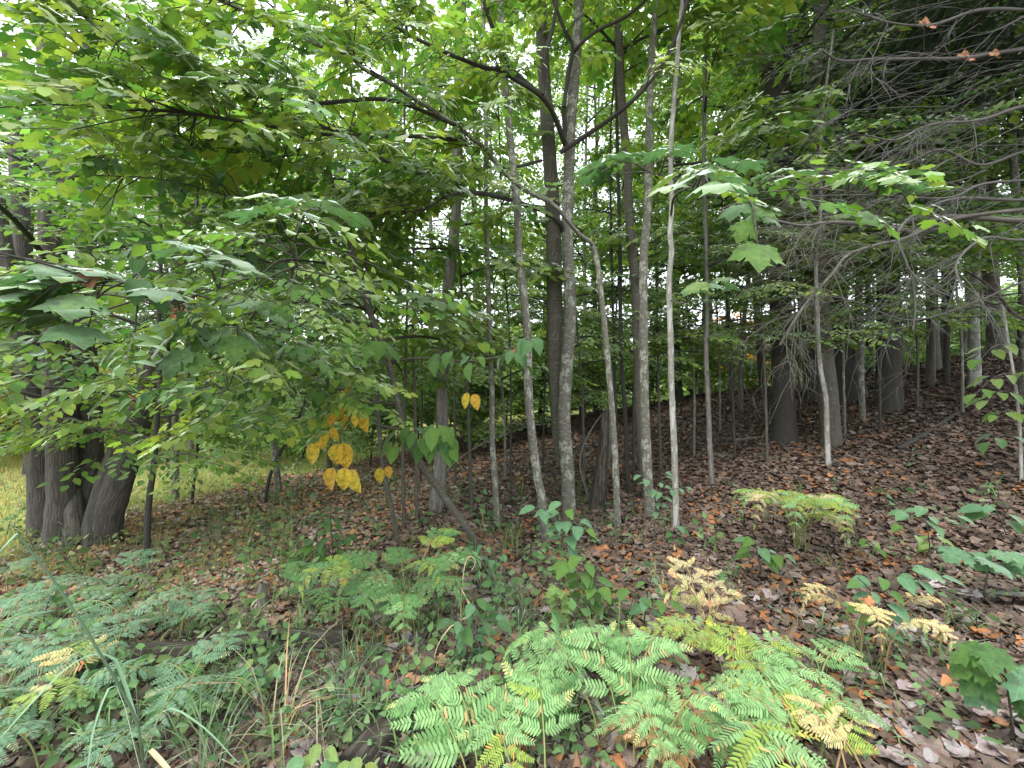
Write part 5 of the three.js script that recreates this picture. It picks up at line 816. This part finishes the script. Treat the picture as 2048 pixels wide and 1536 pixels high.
// ---------------------------------------------------------------- logs and sticks on the floor
function log(name, label, cat, pts, w0, w1, mat, { lift = 0.35, seed = 1, seg = 8, rough = 0.2, group } = {}) {
  const t = thing(name, label, cat, group, onGround(...pts[0])), path = pts.map(([x, y], i) => { const p = onGround(x, y), r = lerp(w0, w1, i / (pts.length - 1)) * -p.z * TX / 2048; return p.add(V(0, r * lift, 0)); }), rad = pts.map(([x, y], i) => lerp(w0, w1, i / (pts.length - 1)) * land(x, y) * TX / 2048);
  part(cat === 'stick' ? 'stem' : 'bark', shifted(tube(path, rad, { seg, step: 0.05, rough, seed }), t), mat, t); return { t, path };
}
{
  const a = log('fallen_log', 'dark rotting log lying among the ferns at the lower left', 'log', [[150, 1352], [260, 1340], [370, 1328], [480, 1316], [600, 1304], [700, 1298]], 50, 42, M.rot, { seed: 2, seg: 16, rough: 0.5, lift: 0.9 });
  branch(a.t, [[540, 1310, 2.6], [548, 1288, 2.55], [542, 1262, 2.5]], 22, 14, M.rot, { name: 'branch_stub', seg: 9, seed: 3 });
  const s = log('mossy_stump', 'small broken grey stub standing on the orange leaves above the rotting log', 'stump', [[528, 1215], [530, 1205]], 20, 20, M.rot, { seed: 4 });
  branch(s.t, [[528, 1215, land(528, 1215)], [524, 1185, land(528, 1215)], [528, 1165, land(528, 1215)]], 22, 14, M.dead, { name: 'stub', seed: 5 });
  const slab = log('bark_slab', 'split brown decaying log end pointing to the bottom edge left of the widest fern', 'log', [[836, 1405], [800, 1450], [760, 1498], [700, 1575]], 46, 110, M.rot, { seed: 6, seg: 14, rough: 0.35, lift: 0.2 });
  for (const [k, x] of [[0, -12], [1, 16], [2, 34]]) branch(slab.t, [[826 + x, 1408, land(826, 1408) - 0.03], [775 + x * 1.4, 1475, land(775, 1475) - 0.05], [705 + x * 2, 1570, land(705, 1570) - 0.04]], 12, 22, M.rot, { name: 'splinter', seed: 8 + k, seg: 6, rough: 0.3 });
  log('fallen_branch', 'long thin fallen branch crossing behind the widest fern', 'branch', [[780, 1275], [860, 1262], [960, 1262], [1060, 1252], [1140, 1240]], 15, 8, M.dead, { seed: 11 });
  log('grey_stick', 'thick pale grey stick lying level near the right edge', 'stick', [[1850, 1194], [1920, 1190], [1990, 1196], [2075, 1198]], 12, 14, M.dead, { seed: 12, lift: 1 });
  log('pale_stick', 'short pale stick beside the small yellow upright fern', 'stick', [[1415, 1172], [1450, 1163], [1488, 1154]], 9, 7, M.pale, { seed: 13, lift: 1 });
  log('crooked_stick', 'crooked twig running down to the bottom edge at the lower right', 'stick', [[1850, 1365], [1868, 1410], [1890, 1470], [1925, 1545]], 8, 11, M.dead, { seed: 14, lift: 1 });
  log('dark_stick', 'dark stick lying across the litter right of the bottom fern group', 'stick', [[1725, 1382], [1780, 1372], [1840, 1352], [1880, 1310], [1930, 1270]], 10, 6, M.brown, { seed: 15, lift: 1 });
  log('thin_stick', 'thin straight twig in the litter behind the crooked twig', 'stick', [[1540, 1290], [1640, 1300], [1760, 1320]], 5, 4, M.brown, { seed: 16, lift: 1.2 });
  log('fallen_pole', 'dark fallen pole slanting up the shaded slope at the right', 'log', [[1795, 905], [1840, 880], [1885, 850], [1915, 830]], 12, 9, M.dark, { seed: 17, lift: 0.8 });
  log('fallen_pole', 'upper of two long fallen poles left of the forked tree', 'log', [[1352, 852], [1420, 830], [1480, 812], [1545, 800]], 7, 6, M.dark, { seed: 18, lift: 0.8 });
  log('fallen_pole', 'lower of two long fallen poles left of the forked tree', 'log', [[1340, 908], [1410, 880], [1480, 855], [1545, 832]], 7, 6, M.dark, { seed: 19, lift: 0.8 });
  const r = rng(606);
  for (let i = 0; i < 16; i++) { const x = 1380 + 640 * r(), y = 830 + 240 * r(), dx = 40 + 90 * r(), dy = (r() - 0.65) * 50; log('fallen_stick', 'bare stick lying on the leafy slope at the right', 'stick', [[x, y], [x + dx * 0.5, y + dy * 0.5 + (r() - 0.5) * 8], [x + dx, y + dy]], 4 + 3 * r(), 3, i % 3 ? M.brown : M.dead, { seed: 30 + i, lift: 1, seg: 6, group: 'bare sticks on the leafy slope' }); }
  // leaning dead stems by the middle
  for (const [pts, l, k] of [[[[870, 985], [900, 935], [960, 890], [1060, 852], [1115, 846]], 'arched dead stem bowing over the leaf floor between the weathered trunk and the twin maple', 1], [[[1180, 1010], [1160, 920], [1188, 850], [1230, 800]], 'thin curved dead stem rising behind the broken snag', 2]]) { const d = land(...pts[0]), t = thing('dead_sapling', l, 'dead stem', null, onGround(...pts[0])); part('stem', shifted(tube(pts.map(([x, y], i) => P(x, y, d + 0.2 * i)), [0.016, 0.013, 0.01, 0.006], { seg: 6, step: 0.1, rough: 0.2, seed: k }), t), M.dead, t); }
}

// ---------------------------------------------------------------- grasses
{
  const stalkMat = new THREE.MeshStandardMaterial({ color: new THREE.Color().setRGB(0.1, 0.17, 0.09), roughness: 0.6 }), bladeMat = leafMat([0.24, 0.42, 0.24], null, { transmission: 0.35 }), straw = leafMat([0.62, 0.5, 0.3], null, { transmission: 0.2, clearcoat: 0 });
  const p = onGround(300, 1600), d = 1.15, t = thing('tall_grass', 'thick green grass stalk leaning left across the lower left corner, with a bent blade at its tip', 'grass plant', null, p), q = (x, y, z = d) => P(x, y, z);
  part('stalk', shifted(tube([p, q(282, 1490, 1.3), q(272, 1440, 1.28), q(190, 1290, 1.2), q(110, 1165, 1.15), q(36, 1070, 1.1)], [0.004, 0.004, 0.0038, 0.0035, 0.003, 0.0028], { seg: 8, step: 0.05, rough: 0.04 }), t), stalkMat, t);
  const bl = (pts, w, m = bladeMat) => part('blade', shifted(blade(pts.map((a) => q(...a)), w, 10), t), m, t);
  bl([[36, 1068, 1.1], [5, 1100, 1.08], [-50, 1150, 1.05]], 0.02); bl([[272, 1440, 1.28], [215, 1308, 1.3], [150, 1325, 1.25], [70, 1400, 1.15], [-20, 1500, 1.05]], 0.011); bl([[285, 1560, 1.25], [225, 1370, 1.2], [190, 1450, 1.15], [172, 1560, 1.1]], 0.008); bl([[290, 1520, 1.3], [330, 1420, 1.3], [400, 1450, 1.25], [480, 1530, 1.2]], 0.008); bl([[300, 1500, 1.3], [340, 1545, 1.25], [360, 1580, 1.2]], 0.016, straw);
  const h = onGround(930, 1290), hd = -h.z, c = thing('dry_hooked_stem', 'tan dry stem with a hooked tip standing in front of the leaning dark stem', 'dry stem', null, h), w = (x, y, z = 0) => P(x, y, hd - z);
  part('stem', shifted(tube([h, w(922, 1240), w(924, 1180), w(930, 1130), w(938, 1113), w(948, 1116), w(950, 1128), w(944, 1140)], [0.003, 0.003, 0.003, 0.0028, 0.0028, 0.0025, 0.002], { seg: 6, step: 0.03, rough: 0.05 }), c), straw, c);
  part('blade', shifted(blade([w(923, 1180), w(942, 1225, 0.05), w(900, 1255, 0.15), w(872, 1300, 0.2), w(868, 1340, 0.22)], 0.014, 10), c), straw, c);
  const G = [tuftGeo(51, 26, 0.42, 0.008, 0.9), tuftGeo(52, 22, 0.5, 0.007, 1.0), tuftGeo(53, 18, 0.34, 0.006, 0.8)], mats = [leafMat([0.14, 0.25, 0.12], null, { vertexColors: true }), leafMat([0.2, 0.3, 0.14], null, { vertexColors: true }), leafMat([0.42, 0.36, 0.22], null, { vertexColors: true, transmission: 0.2 })];
  for (const [x, y, g, m, s, l] of [[1050, 1265, 0, 0, 1, 'drooping green grass tuft behind the widest fern'], [1000, 1230, 1, 0, 0.9, 'second grass tuft, touching the bramble behind the widest fern'], [700, 1360, 1, 1, 0.8, 'grass tuft left of the lush drooping fern foot'], [690, 1470, 0, 0, 0.9, 'grass tuft at the left side of the split brown log'], [560, 1480, 1, 2, 0.9, 'dry straw coloured grass tuft on the grey leaves at the bottom'], [640, 1540, 2, 2, 0.9, 'dry grass wisp at the bottom edge beside the pale green seedling'], [470, 1420, 2, 1, 1, 'small green grass tuft below the rotting log'], [420, 1560, 0, 1, 1, 'green grass tuft at the bottom edge right of the tall grass stalk'], [130, 1120, 2, 1, 1.1, 'grass tuft at the foot of the massive old maple'], [1120, 1310, 2, 1, 0.8, 'small grass tuft just behind the tips of the widest fern']]) {
    const p = onGround(x, y), t = thing('grass_tuft', l, 'grass tuft', null, p); const b = part('blades', G[g], mats[m], t, 'stuff'); b.scale.setScalar(s); b.rotation.y = x;
  }
}

renderer.render(scene, camera);
